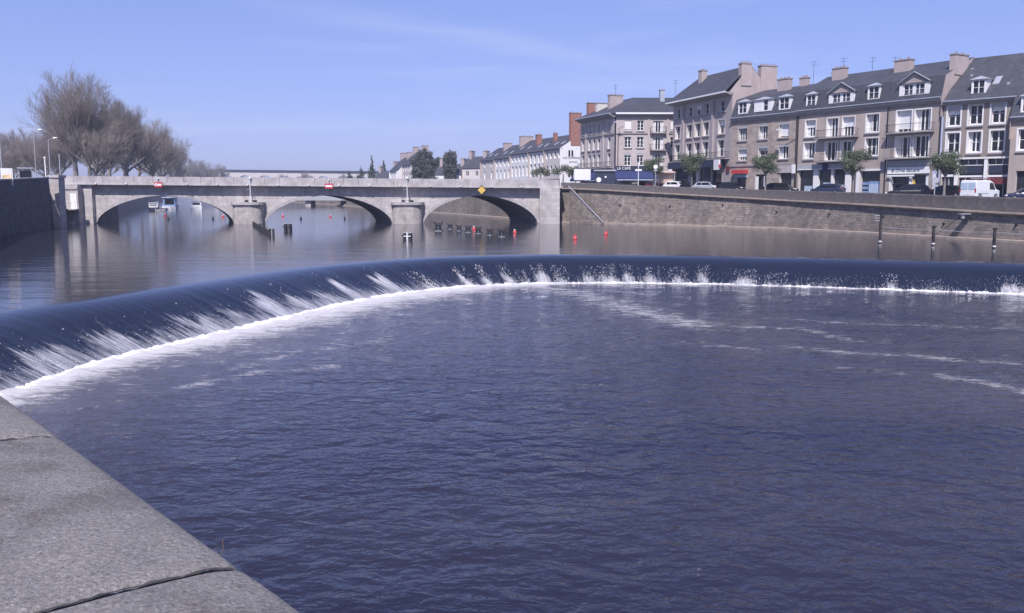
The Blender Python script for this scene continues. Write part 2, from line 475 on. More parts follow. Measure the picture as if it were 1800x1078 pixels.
DROP = 1.5
RUN = 5.1
CREST = [(-19.6, 19.5), (-19.2, 24.0), (-18.92, 27.62), (-18.41, 31.43), (-17.17, 35.23), (-15.6, 40.31), (-12.2, 50.0), (-7.36, 56.8), (-1.94, 60.1), (3.96, 61.3),
         (11.76, 60.73), (18.9, 58.74), (25.55, 56.51), (31.5, 54.15), (38.5, 51.0), (46, 47), (54, 42.5)]
NU, NV = 1300, 64
cr = catmull(CREST, NU)
tg = np.gradient(cr, axis=0); tg /= np.linalg.norm(tg, axis=1)[:, None]
nrm_ = np.stack([tg[:, 1], -tg[:, 0]], axis=1)          # downstream side
for _ in range(60):
    nrm_[1:-1] = 0.25 * nrm_[:-2] + 0.5 * nrm_[1:-1] + 0.25 * nrm_[2:]
nrm_ /= np.linalg.norm(nrm_, axis=1)[:, None]
us = np.concatenate([[0], np.cumsum(np.linalg.norm(np.diff(cr, axis=0), axis=1))])
nrm_ *= np.interp(us, [0, 10, 30, 45], [0.89, 0.91, 0.97, 1.0])[:, None]
foot = cr + nrm_ * RUN

material_lower = water_material('pool_water', (0.017, 0.017, 0.034), 0.06,
    [(0.45, (1, 1.5, 1), 0.55, 3), (1.9, (1, 1.4, 1), 0.44, 3), (5.0, (1, 1.2, 1), 0.085, 2)], foam='pool', dist=0.20)
material_upper = water_material('river_water', (0.030, 0.030, 0.040), 0.075,
    [(0.30, (0.5, 1.6, 1), 0.30, 3), (1.4, (0.55, 2.2, 1), 0.10, 4)], dist=0.10)
material_weir = water_material('weir_water', (0.014, 0.018, 0.034), 0.13,
    [(1.0, (2.2, 0.22, 1), 0.30, 3), (1.0, (7.0, 0.7, 1), 0.12, 4), (1.0, (16, 5, 1), 0.03, 3)], foam='weir', dist=0.16)

# where the sheet breaks up: (u of the foot, half width, height reached 0..1, strength)
def u_of(x, y):
    return us[np.argmin((foot[:, 0] - x) ** 2 + (foot[:, 1] - y) ** 2)]
SPL = [((-13.2, 28.0), 2.4, 0.48, 0.80), ((-14.6, 25.8), 3.0, 0.30, 0.55), ((-11.6, 30.5), 1.5, 0.50, 0.80), ((-11.0, 32.8), 1.6, 0.42, 0.55), ((-10.3, 35.4), 1.2, 0.55, 0.85),
       ((-9.6, 37.6), 1.0, 0.45, 0.6), ((-8.7, 40.2), 1.1, 0.62, 0.98), ((-8.0, 42.4), 0.9, 0.55, 0.9), ((-7.2, 44.6), 0.8, 0.50, 0.75), ((-6.4, 46.5), 0.7, 0.60, 0.95),
       ((-5.2, 49.5), 0.8, 0.62, 1.0), ((-4.0, 51.6), 0.7, 0.5, 0.8), ((-2.2, 53.6), 0.6, 0.55, 0.95), ((-1.2, 54.4), 0.5, 0.6, 0.9), ((0.1, 55.2), 0.55, 0.58, 0.85), ((1.0, 55.6), 0.4, 0.40, 0.6),
       ((2.1, 55.9), 0.75, 0.58, 1.0), ((3.3, 56.1), 0.5, 0.5, 0.75), ((5.0, 56.0), 0.6, 0.5, 0.8), ((6.3, 55.9), 0.8, 0.58, 1.0), ((7.4, 55.7), 0.5, 0.55, 0.9), ((8.8, 55.5), 0.7, 0.5, 0.85),
       ((10.4, 55.1), 0.7, 0.48, 0.85), ((11.9, 54.8), 0.45, 0.58, 0.9), ((14.2, 54.3), 1.0, 0.45, 0.95), ((16.0, 53.7), 0.8, 0.40, 0.7), ((19.0, 53.0), 1.2, 0.3, 0.5), ((22.6, 52.0), 0.4, 0.45, 0.8),
       ((25.0, 51.2), 1.3, 0.28, 0.5), ((28.6, 49.9), 0.9, 0.5, 1.0), ((30.5, 49.2), 0.8, 0.5, 1.0), ((34, 47.6), 1.2, 0.35, 0.7)]
prof_d = np.linspace(0, RUN, NV)
def weir_z(d):
    k = DROP / (2.7 / 2.4 + (RUN - 2.7))
    return np.where(d < 2.7, -k * 2.7 / 2.4 * (d / 2.7) ** 2.4, -k * (d - 2.7 + 2.7 / 2.4))
V = np.zeros((NU, NV, 3)); FO = np.zeros((NU, NV))
rs = np.random.RandomState(4)
wob = np.zeros(NU)
for lam, a in ((9, 0.030), (4.3, 0.020), (1.9, 0.013), (0.9, 0.007), (0.45, 0.004)):
    wob += a * np.sin(us / lam * 2 * math.pi + rs.rand() * 6.28) * (0.6 + 0.4 * np.sin(us / (lam * 3.1) + rs.rand() * 6))
rag = np.zeros(NU)
for lam in (3.7, 1.7, 0.9, 0.5, 0.28):
    rag += np.sin(us / lam * 6.283 + rs.rand() * 6.28) * lam ** 0.4
rag = rag / np.abs(rag).max()
for j, d in enumerate(prof_d):
    V[:, j, 0] = cr[:, 0] + nrm_[:, 0] * d
    V[:, j, 1] = cr[:, 1] + nrm_[:, 1] * d
    V[:, j, 2] = weir_z(np.array(d)) + wob * np.clip((d - 1.0) / 2.5, 0, 1)
    t = d / RUN
    larm = np.clip((44 - us) / 8, 0, 1)
    fo = 0.10 + 0.14 * larm * np.clip((t - 0.45) / 0.2, 0, 1) + (0.36 + 0.10 * larm) * np.clip((t - 0.70) / 0.30, 0, 1) + 0.10 * rag * np.clip((t - 0.4) / 0.3, 0, 1)
    for (c, hw, hh, st) in SPL:
        if c[0] >= -4: hh *= 0.72
        uc = u_of(*c)
        top = 1 - hh * (0.85 + 0.3 * rag)
        g = np.exp(-((us - uc) / hw) ** 2)
        fo = np.maximum(fo, (0.24 + 0.58 * st * g) * np.clip((t - top) / 0.22, 0, 1) * np.clip(g * 3, 0, 1))
    FO[:, j] = fo * np.clip((t - 0.30) / 0.12, 0, 1)
V[:, 0, 2] += 0.0
UV = np.stack(np.broadcast_arrays(us[:, None], prof_d[None, :]), axis=-1)
weir = link('weir', grid_mesh('weir', V.reshape(-1, 3), NU, NV, material_weir, UV.reshape(-1, 2), attrs={'foam': FO.ravel()}))
tag(weir, 'dark sheet of water sliding over the long curved weir', 'weir', kind='structure')

# upper river: from the lip of the weir far upstream
NB = 240
cb = catmull(CREST, NB)
rows = [cb]
far = np.stack([np.linspace(-75, 75, NB), np.full(NB, 128.0)], axis=1)
for k in range(1, 10):
    rows.append(cb * (1 - k / 9) + far * (k / 9))
for yy, xa, xb in ((200, -140, 90), (320, -220, 90), (520, -330, 60), (1100, -700, 20)):
    rows.append(np.stack([np.linspace(xa, xb, NB), np.full(NB, float(yy))], axis=1))
VR = np.array([np.column_stack([r, np.zeros(NB)]) for r in rows]).transpose(1, 0, 2)
river = link('river', grid_mesh('river', VR.reshape(-1, 3), NB, len(rows), material_upper))
tag(river, 'calm upper river mirroring the bridge above the weir', 'river', kind='structure')

# lower pool: chopped surface, finer near the quay
ys = [1.2]
while ys[-1] < 64: ys.append(ys[-1] + max(0.045, 0.0115 * ys[-1]))
ys = np.array(ys)
NX = 430
tt = np.linspace(-1, 1, NX)
X = np.zeros((len(ys), NX))
for i, y in enumerate(ys):
    w = 0.66 * y + 3.5
    x = w * tt / 0.94
    x[tt > 0.94] = w + (80 - w) * (tt[tt > 0.94] - 0.94) / 0.06
    x[tt < -0.94] = -w + (-40 + w) * (-tt[tt < -0.94] - 0.94) / 0.06
    X[i] = x
Y = np.repeat(ys[:, None], NX, axis=1)
Z = np.zeros_like(X)
wx = X + 0.5 * np.sin(Y * 0.9 + 0.4 * X) + 0.25 * np.sin(X * 2.1 - Y * 0.7)
wy = Y + 0.35 * np.sin(X * 0.8 + 1.0) + 0.18 * np.sin(X * 1.9 + Y * 1.3)
for k in range(46):
    lam = 0.28 * (14 ** rs.rand())
    th = rs.normal(-math.pi / 2 + 0.25, 0.62)
    kx, ky = math.cos(th) * 6.283 / lam, math.sin(th) * 6.283 / lam
    amp = 0.0030 * lam ** 0.75
    ph = rs.rand() * 6.283
    env = 0.55 + 0.45 * np.sin(X * rs.uniform(0.1, 0.7) + Y * rs.uniform(0.1, 0.7) + rs.rand() * 6)
    res = np.clip(lam / (0.05 + 0.028 * Y), 0, 1)      # the mesh only carries waves it can resolve
    c_ = np.sin(kx * wx + ky * wy + ph)
    Z += amp * env * res * (c_ + 0.25 * c_ * c_)
# distance to the foot of the weir
pts = np.stack([X.ravel(), Y.ravel()], axis=1)
fs = foot[::6]
dmin = np.full(len(pts), 1e9); arg = np.zeros(len(pts), int)
for s0 in range(0, len(pts), 20000):
    D2 = ((pts[s0:s0 + 20000, None, :] - fs[None]) ** 2).sum(-1)
    arg[s0:s0 + 20000] = D2.argmin(1); dmin[s0:s0 + 20000] = np.sqrt(D2.min(1))
nf = nrm_[::6]
side = ((pts - fs[arg]) * nf[arg]).sum(1)
ua = us[::6][arg]
# the belt of broken water is wide along the left arm of the weir, narrow along the right
wid = np.interp(ua, [0, 10, 20, 33, 40, 46, 52, 60, 90], [1.4, 1.9, 3.2, 4.2, 4.2, 3.0, 1.4, 0.8, 0.9])
FM = 0.95 * np.exp(-(np.clip(side, 0, None) / wid) ** 1.25)
SI = 0.75 * np.exp(-(np.clip(side, 0, None) / (wid * 2.2)))
def seg_field(poly, w, val):
    best = np.full(len(pts), 1e9)
    P = np.array(poly)
    for a, b_ in zip(P[:-1], P[1:]):
        ab = b_ - a
        t_ = np.clip(((pts - a) @ ab) / (ab @ ab), 0, 1)
        best = np.minimum(best, np.linalg.norm(pts - (a + t_[:, None] * ab), axis=1))
    return val * np.exp(-(best / w) ** 2)
Z1 = 4.2 + DROP
for poly, w, val in (([(1.6, 54.0), (3.6, 50.5), (6.2, 42.6), (8.0, 38.0)], 2.3, 0.50),
                     ([(2.6, 53.0), (5.0, 47.5), (7.2, 41.0)], 1.1, 0.47),
                     ([(8.0, 38.0), (12.3, 36.8), (13.4, 33.9)], 0.8, 0.44),
                     ([(10.4, 32.5), (11.8, 31.5), (16.8, 29.3)], 0.65, 0.47),
                     ([(10.9, 28.6), (12.4, 27.6)], 0.55, 0.45),
                     ([(13.5, 27.2), (14.3, 26.4), (15.0, 24.8), (16.5, 22.0)], 0.75, 0.48),
                     ([(6.4, 33.3), (8.0, 32.7), (9.2, 31.6)], 0.6, 0.43),
                     ([(12.5, 39.8), (17.0, 37.8), (21.0, 37.0)], 0.6, 0.42),
                     ([(-9.2, 28.5), (-7.5, 31.5), (-5.0, 34.0)], 0.8, 0.42),
                     ([(-9.8, 25.6), (-8.2, 27.6), (-6.0, 28.6)], 0.7, 0.46)):
    FM = np.maximum(FM, seg_field(poly, w, val))
    SI = np.maximum(SI, 0.35 * seg_field(poly, w * 2.5, 1.0) * val)
FM = np.maximum(FM, 0.13)
xx_, yy_ = pts[:, 0], pts[:, 1]
patch = 0.5 + 0.5 * np.sin(0.21 * xx_ + 0.33 * yy_ + 1.5 * np.sin(0.13 * xx_ - 0.2 * yy_)) * np.sin(0.17 * xx_ - 0.24 * yy_ + 2)
SI = np.maximum(SI, (0.05 + 0.20 * np.clip((xx_ - 2) / 18, 0, 1)) * patch)
FM[side < -0.3] = 0.9
Z += (0.05 * np.exp(-(side / 0.8) ** 2)).reshape(Z.shape) * (0.6 + 0.4 * np.sin(X * 5 + Y * 3))
VP = np.stack([X, Y, Z - DROP], axis=-1)
pool = link('lower_pool', grid_mesh('lower_pool', VP.transpose(1, 0, 2).reshape(-1, 3), NX, len(ys), material_lower,
            attrs={'foam': FM.reshape(Z.shape).T.ravel(), 'silt': SI.reshape(Z.shape).T.ravel()}))
tag(pool, 'rippled dark blue pool below the weir', 'water', kind='structure')

# boiling foam along the foot of the weir
material('foam', (0.74, 0.72, 0.70), 0.9, 0.05, 3.0, 0.6, 9)
NF, NR = 1500, 13
fr = catmull([tuple(p) for p in foot[::40]] + [tuple(foot[-1])], NF)
ft = np.gradient(fr, axis=0); ft /= np.linalg.norm(ft, axis=1)[:, None]
fn = np.stack([ft[:, 1], -ft[:, 0]], axis=1)
fu = np.linspace(0, us[-1], NF)
hgt_ = np.full(NF, 0.065)
for lam in (6.1, 2.6, 1.3, 0.7, 0.41, 0.23):
    hgt_ += 0.013 * np.sin(fu / lam * 6.283 + rs.rand() * 6) * lam ** 0.15
hgt_ = np.clip(hgt_ + 0.025 * rs.randn(NF), 0.012, 0.20)
fw = np.interp(fu, [0, 20, 35, 45, 60, 90], [0.28, 0.36, 0.42, 0.38, 0.30, 0.30])
VF = np.zeros((NF, NR, 3))
for j in range(NR):
    t = j / (NR - 1)
    off = (t - 0.35) * fw * 1.9 + 0.025 * rs.randn(NF) * math.sin(math.pi * t)
    VF[:, j, 0] = fr[:, 0] + fn[:, 0] * off
    VF[:, j, 1] = fr[:, 1] + fn[:, 1] * off
    VF[:, j, 2] = -DROP - 0.02 + hgt_ * math.sin(math.pi * min(1, t * 1.02)) ** 0.8 * (1 + 0.12 * rs.randn(NF)) + 0.03 * (1 - t)
foam = link('foam', grid_mesh('foam', VF.reshape(-1, 3), NF, NR, K['foam']))
tag(foam, 'white boiling foam line along the foot of the weir', 'foam', kind='stuff')

# flying drops and torn water over the foot of the weir
sv, sf = [], []
def drop(c, r, stretch, dirv):
    b = len(sv)
    d = np.array([dirv[0], dirv[1], -0.35]); d /= np.linalg.norm(d)
    a = np.cross(d, [0, 0, 1.0]); a /= np.linalg.norm(a); e = np.cross(d, a)
    j = rs.uniform(0.6, 1.4, 6)
    sv.extend([c + d * r * stretch * j[0], c - d * r * stretch * j[1], c + a * r * j[2], c - a * r * j[3], c + e * r * j[4], c - e * r * j[5]])
    for q in ((0, 2, 4), (0, 4, 3), (0, 3, 5), (0, 5, 2), (1, 4, 2), (1, 3, 4), (1, 5, 3), (1, 2, 5)):
        sf.append(tuple(i + b for i in q))
for (c, hw, hh, st) in SPL:
    uc = u_of(*c)
    left = c[0] < -4
    if not left: hh *= 0.72
    n = int((70 if left else 380) * st * (0.6 + hw * 0.35))
    plumes = [rs.normal(0, hw * 0.6) for _ in range(5)]
    for k in range(n):
        u = uc + plumes[rs.randint(5)] + rs.normal(0, hw * 0.22)
        i = int(np.clip(np.searchsorted(us, u), 1, NU - 2))
        t = 1 - hh * 1.05 * rs.rand() ** 1.7
        d = t * RUN
        lift = abs(rs.normal(0, 0.05)) + (0.0 if left else 0.30 * (1 - t) * rs.rand())
        p = np.array([cr[i, 0] + nrm_[i, 0] * d, cr[i, 1] + nrm_[i, 1] * d, float(weir_z(np.array(d))) + 0.015 + lift])
        drop(p, (0.004 + 0.013 * rs.rand() ** 2) * (0.55 if left else 1.5), rs.uniform(1.2, 7.0 if left else 2.2), nrm_[i])
for k in range(5000):                                    # fine drops all along
    i = rs.randint(5, NU - 5)
    if us[i] < 44 and rs.rand() < 0.6: continue
    t = 1 - 0.30 * rs.rand() ** 2.0
    d = t * RUN
    p = np.array([cr[i, 0] + nrm_[i, 0] * d, cr[i, 1] + nrm_[i, 1] * d, float(weir_z(np.array(d))) + 0.012 + abs(rs.normal(0, 0.06))])
    drop(p, rs.uniform(0.004, 0.012), rs.uniform(1.0, 2.5), nrm_[i])
me = bpy.data.meshes.new('spray'); me.from_pydata([tuple(v) for v in sv], [], sf); me.materials.append(K['foam'])
spray = link('spray', me)
tag(spray, 'white spray thrown up over the lower face of the weir', 'spray', kind='stuff')

# ================================================================== GROUND AND QUAYS
def street_z(y):
    return float(np.interp(y, [-40, 40, 75, 95, 145, 250, 600], [2.6, 2.9, 3.2, 3.62, 4.72, 5.0, 6.0]))

QR = [(6.9, 126.4, 5.72, 4.95), (9.6, 124.2, 5.66, 4.90), (15.3, 119.1, 5.33, 4.55), (21.8, 113.6, 4.99, 4.13), (27.6, 107.8, 4.71, 3.76), (32.4, 101.5, 4.49, 3.43),
      (36.1, 94.0, 4.29, 3.18), (38.9, 86.8, 4.12, 2.93), (41.2, 80.5, 3.97, 2.72), (43.1, 75.5, 3.82, 2.57), (47.0, 64.0, 3.65, 2.4), (51.0, 50.0, 3.5, 2.3), (54.5, 33, 3.4, 2.2), (57, 10, 3.4, 2.2), (58, -20, 3.4, 2.2)]
qr = catmull(QR, 64)
qt = np.gradient(qr[:, :2], axis=0); qt /= np.linalg.norm(qt, axis=1)[:, None]
qn = np.stack([qt[:, 1], -qt[:, 0]], axis=1)             # towards the land? fixed below
if (qn[20] @ np.array([1, 0.4])) > 0: qn = -qn           # qn points at the river

def strip(mb, A, B):
    for i in range(len(A) - 1):
        mb.poly(A[i], A[i + 1], B[i + 1], B[i])
def line3(off, z):
    return [(qr[i, 0] + qn[i, 0] * off, qr[i, 1] + qn[i, 1] * off, (z[i] if hasattr(z, '__len__') else z)) for i in range(len(qr))]
ztop, zcor = qr[:, 2], qr[:, 3]

qroot = empty('quay_wall', (qr[20, 0], qr[20, 1], 0))
def to_local(pts, o):
    return [(p[0] - o[0], p[1] - o[1], p[2] - o[2]) for p in pts]
QO = (qr[20, 0], qr[20, 1], 0)
mb = MB(); strip(mb, to_local(line3(0.0, zcor - 0.30), QO), to_local(line3(0.22, -2.2), QO)); mb.build('wall_face', K['quay_stone'], qroot)
mb = MB()
strip(mb, to_local(line3(-0.1, zcor), QO), to_local(line3(0.38, zcor - 0.03), QO))
strip(mb, to_local(line3(0.38, zcor - 0.03), QO), to_local(line3(0.38, zcor - 0.15), QO))
strip(mb, to_local(line3(0.38, zcor - 0.15), QO), to_local(line3(0.10, zcor - 0.30), QO))
strip(mb, to_local(line3(0.10, zcor - 0.30), QO), to_local(line3(-0.02, zcor - 0.302), QO))
mb.build('cornice', K['ledge_stone'], qroot)
mb = MB()
strip(mb, to_local(line3(0.10, 0.26), QO), to_local(line3(0.62, 0.20), QO))
strip(mb, to_local(line3(0.62, 0.20), QO), to_local(line3(0.66, -2.2), QO))
mb.build('ledge', K['ledge_stone'], qroot)
for i in range(4, 44, 3):                           # weep pipes let into the wall
    zz_ = float(zcor[i]) * rnd.uniform(0.45, 0.75)
    p = Vector((qr[i, 0] - QO[0] + qn[i, 0] * 0.02, qr[i, 1] - QO[1] + qn[i, 1] * 0.02, zz_))
    MB().tube((0, 0, 0), (qn[i, 0] * 0.22, qn[i, 1] * 0.22, -0.03), 0.09, n=8).build('drain_pipe', K['iron'], qroot, loc=tuple(p))
# parapet: long blocks standing end to end
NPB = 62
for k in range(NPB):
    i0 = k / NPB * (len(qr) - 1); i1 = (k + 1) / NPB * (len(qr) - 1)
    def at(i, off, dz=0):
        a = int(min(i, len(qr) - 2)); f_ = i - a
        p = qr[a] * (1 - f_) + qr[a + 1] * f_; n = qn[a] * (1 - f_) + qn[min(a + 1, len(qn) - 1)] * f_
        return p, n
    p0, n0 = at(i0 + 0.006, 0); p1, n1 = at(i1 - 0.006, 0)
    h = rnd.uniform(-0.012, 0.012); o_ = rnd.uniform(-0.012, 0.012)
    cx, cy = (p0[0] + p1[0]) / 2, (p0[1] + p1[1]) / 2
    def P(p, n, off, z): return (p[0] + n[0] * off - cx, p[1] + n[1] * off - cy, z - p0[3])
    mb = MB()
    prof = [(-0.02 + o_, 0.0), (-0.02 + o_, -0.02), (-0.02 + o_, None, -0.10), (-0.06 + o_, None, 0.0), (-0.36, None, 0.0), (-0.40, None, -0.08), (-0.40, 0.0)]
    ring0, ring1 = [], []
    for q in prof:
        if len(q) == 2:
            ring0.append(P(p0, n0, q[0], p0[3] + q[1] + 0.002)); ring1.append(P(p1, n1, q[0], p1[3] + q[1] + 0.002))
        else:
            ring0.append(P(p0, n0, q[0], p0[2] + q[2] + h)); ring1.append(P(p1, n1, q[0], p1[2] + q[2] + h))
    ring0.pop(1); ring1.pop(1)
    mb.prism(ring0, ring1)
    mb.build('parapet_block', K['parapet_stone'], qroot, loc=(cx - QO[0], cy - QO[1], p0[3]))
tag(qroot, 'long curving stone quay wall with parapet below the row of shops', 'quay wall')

# stone stair with its handrail against the quay next to the bridge
st = empty('quay_stair', (11.0, 122.7, 0))
sd = Vector((0.745, -0.667, 0)); sn = Vector((-0.667, -0.745, 0))
for k in range(14):
    a = -3.2 + k * 0.40; z1 = 4.6 - k * 0.33
    q = [sd * a, sd * (a + 0.42), sd * (a + 0.42) + sn * 0.8, sd * a + sn * 0.8]
    MB().ext_z([(v.x, v.y) for v in q], -0.6, z1).build('step', K['quay_stone'], st)
mb = MB(); mb.tube(sd * -3.4 + sn * 0.85 + Vector((0, 0, 5.2)), sd * 2.7 + sn * 0.85 + Vector((0, 0, 0.25)), 0.07, n=8)
mb.build('handrail', K['galvanised'], st)
tag(st, 'steep stone stair with pale sloping handrail beside the bridge', 'stair')

# right bank: street, pavement and ground to the horizon
RB_UP = [(6.9, 126.4), (5.0, 131), (1.5, 140), (-17, 190), (-58, 300), (-128, 480), (-300, 900), (-480, 1300)]
rb = [(qr[i, 0], qr[i, 1]) for i in range(len(qr))][::-1] + RB_UP[1:]
mb = MB()
offs = [0.2, 4, 8, 12, 16, 20, 26, 32, 40, 160, 900]
prev = None
for k, (x, y) in enumerate(rb):
    if k < len(qr): nx, ny = -qn[len(qr) - 1 - k]
    else: nx, ny = 0.93, 0.37
    nx, ny = 0.5 * nx + 0.5 * 0.93, 0.5 * ny + 0.5 * 0.30
    ringp = []
    for o_ in offs:
        X_, Y_ = x + nx * o_, y + ny * o_
        z_ = street_z(Y_) if o_ < 60 else street_z(y) + 0.3 + 0.02 * (min(o_, 400) - 40)
        ringp.append((X_, Y_, z_ - (0.004 if o_ < 1 else 0)))
    if prev:
        for a in range(len(offs) - 1):
            mb.poly(prev[a], prev[a + 1], ringp[a + 1], ringp[a])
    prev = ringp
gr = mb.build('ground', K['asphalt'], None, smooth=True)
tag(gr, 'asphalt street and ground along the right bank', 'ground', kind='structure')

# upstream right quay, seen through the arches
mb = MB(); uq = RB_UP[1:]
strip(mb, [(x, y, street_z(y) + 0.9) for x, y in uq], [(x - 0.5, y - 0.2, -2.2) for x, y in uq])
strip(mb, [(x + 0.5, y + 0.2, street_z(y) + 0.9) for x, y in uq], [(x, y, street_z(y) + 0.9) for x, y in uq])
o = mb.build('quay_wall', K['quay_stone']); tag(o, 'stone quay wall on the right bank seen through the arches beyond the bridge', 'quay wall')
mb = MB(); strip(mb, [(x - 0.4, y - 0.15, 0.35) for x, y in uq], [(x - 1.3, y - 0.5, 0.30) for x, y in uq]); strip(mb, [(x - 1.3, y - 0.5, 0.30) for x, y in uq], [(x - 1.35, y - 0.5, -1) for x, y in uq])
mb.build('ledge', K['ledge_stone'], o)

# left bank
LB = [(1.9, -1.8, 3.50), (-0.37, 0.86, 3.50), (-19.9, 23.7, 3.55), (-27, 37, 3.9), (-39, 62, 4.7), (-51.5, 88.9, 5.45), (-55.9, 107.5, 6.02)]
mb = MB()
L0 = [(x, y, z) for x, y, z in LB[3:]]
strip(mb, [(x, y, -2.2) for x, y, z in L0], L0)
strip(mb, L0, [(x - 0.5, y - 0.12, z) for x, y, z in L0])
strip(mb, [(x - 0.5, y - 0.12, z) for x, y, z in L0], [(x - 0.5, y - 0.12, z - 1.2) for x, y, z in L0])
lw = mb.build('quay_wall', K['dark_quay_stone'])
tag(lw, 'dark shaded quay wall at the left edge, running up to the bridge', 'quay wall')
for k in range(len(L0) - 1):
    a, b_ = Vector(L0[k]), Vector(L0[k + 1])
    nseg = max(1, int((b_ - a).length / 3.0))
    for j in range(nseg):
        p, q = a.lerp(b_, j / nseg + 0.002), a.lerp(b_, (j + 1) / nseg - 0.002)
        d = (b_ - a).normalized(); n = Vector((d.y, -d.x, 0)).normalized()
        base = [p + n * 0.08, q + n * 0.08, q - n * 0.58, p - n * 0.58]
        MB().prism([v + Vector((0, 0, 0.003)) for v in base], [v + Vector((0, 0, 0.14)) for v in base]).build('coping_stone', K['bridge_concrete'], lw)

def left_z(y): return float(np.interp(y, [0, 24, 60, 90, 110, 140, 250, 600], [2.5, 2.5, 3.6, 4.4, 5.0, 5.25, 5.4, 6.0]))
lb = [(1.2, -2.3), (-0.95, 0.40), (-20.4, 23.4), (-27.6, 37), (-39.6, 62), (-52.1, 88.9), (-56.5, 107.5), (-57.2, 110.6), (-64.2, 122.3), (-66.5, 135), (-74, 157), (-93.5, 212), (-121, 292), (-172, 430), (-250, 640), (-420, 1000)]
mb = MB(); prev = None
for x, y in lb:
    ringp = [(x - o_ * 0.98, y - o_ * 0.05 + (o_ * 0.2 if o_ > 100 else 0), left_z(y) + (0 if o_ < 30 else 0.012 * min(o_, 600))) for o_ in (0, 14, 60, 200, 800)]
    if prev:
        for a in range(4): mb.poly(prev[a], ringp[a], ringp[a + 1], prev[a + 1])
    prev = ringp
o = mb.build('bank', K['paving'], None, smooth=True); tag(o, 'paved left bank behind the shaded quay', 'bank', kind='structure')
# sloping bank of the left side upstream of the bridge
mb = MB(); up = [(x, y) for x, y in lb[9:]]
strip(mb, [(x, y, left_z(y)) for x, y in up], [(x + 0.8, y + 0.2, 2.6) for x, y in up])
strip(mb, [(x + 0.8, y + 0.2, 2.6) for x, y in up], [(x + 2.6, y + 0.6, -1.2) for x, y in up])
o = mb.build('bank', K['ledge_stone']); tag(o, 'stone-faced sloping bank of the left side upstream of the bridge', 'bank', kind='structure')

# ---- the stone parapet under the camera
def granite_nodes():
    m = K['granite']; N = m.node_tree.nodes; L = m.node_tree.links
    b = N['Principled BSDF']
    tc = N.new('ShaderNodeTexCoord')
    def nz(sc, det, rg=0.6):
        n = N.new('ShaderNodeTexNoise'); n.inputs['Scale'].default_value = sc; n.inputs['Detail'].default_value = det; n.inputs['Roughness'].default_value = rg
        L.new(tc.outputs['Object'], n.inputs['Vector']); return n.outputs['Fac']
    def ramp(f, stops):
        r = N.new('ShaderNodeValToRGB'); r.color_ramp.elements.remove(r.color_ramp.elements[0])
        r.color_ramp.elements[0].position = stops[0][0]; r.color_ramp.elements[0].color = (*stops[0][1], 1)
        for p_, c in stops[1:]:
            e = r.color_ramp.elements.new(p_); e.color = (*c, 1)
        L.new(f, r.inputs[0]); return r.outputs[0]
    fine = ramp(nz(105, 6, 0.8), [(0.32, (0.105, 0.098, 0.092)), (0.44, (0.215, 0.202, 0.190)), (0.56, (0.29, 0.272, 0.254)), (0.70, (0.48, 0.46, 0.44))])
    big = ramp(nz(2.3, 7, 0.68), [(0.36, (0.66, 0.64, 0.62)), (0.47, (1.0, 0.985, 0.97)), (0.62, (1.22, 1.19, 1.15))])
    mm = N.new('ShaderNodeMix'); mm.data_type = 'RGBA'; mm.blend_type = 'MULTIPLY'; mm.inputs[0].default_value = 1
    L.new(fine, mm.inputs[6]); L.new(big, mm.inputs[7])
    lich = N.new('ShaderNodeMapRange'); lich.inputs[1].default_value = 0.60; lich.inputs[2].default_value = 0.72; lich.inputs[4].default_value = 0.65
    L.new(nz(9, 6, 0.7), lich.inputs[0])
    ml = N.new('ShaderNodeMix'); ml.data_type = 'RGBA'; ml.inputs[7].default_value = (0.115, 0.108, 0.10, 1)
    L.new(lich.outputs[0], ml.inputs[0]); L.new(mm.outputs[2], ml.inputs[6])
    L.new(ml.outputs[2], b.inputs['Base Color'])
    h = N.new('ShaderNodeMath'); h.operation = 'MULTIPLY_ADD'; h.inputs[1].default_value = 0.55
    L.new(nz(150, 4, 0.7), h.inputs[0]); L.new(nz(62, 6, 0.75), h.inputs[2])
    bp = N.new('ShaderNodeBump'); bp.inputs['Strength'].default_value = 1.0; bp.inputs['Distance'].default_value = 0.010
    L.new(h.outputs[0], bp.inputs['Height']); L.new(bp.outputs['Normal'], b.inputs['Normal'])
granite_nodes()
fp = empty('stone_parapet', (-0.40, 1.48, 2.5))
fd = Vector((-0.665, 0.747, 0)).normalized(); fl = Vector((-fd.y, fd.x, 0))     # fl points at the land side
FP0 = Vector((-0.52, 1.64, 0)) - fd * 0.195
JO = [-3.75, -2.52, -1.28, 0.195, 1.43, 2.67, 3.90, 5.13, 6.37, 7.6, 9.0, 11.5, 14.5, 18, 22, 26.5, 30.2]
rs2 = np.random.RandomState(9)
PT = [0, 0.08, 0.13, 0.17, 0.21, 0.25, 0.30, 0.36, 0.44, 0.60, 0.78, 0.86, 0.90, 0.94, 1.0]
PO = [0.004, 0.0, 0.0, 0.005, 0.015, 0.032, 0.07, 0.14, 0.24, 0.42, 0.66, 0.74, 0.78, 0.80, 0.80]
PZ = [-0.30, -0.10, -0.060, -0.043, -0.030, -0.021, -0.012, -0.007, -0.002, 0.002, -0.006, -0.014, -0.03, -0.07, -0.30]
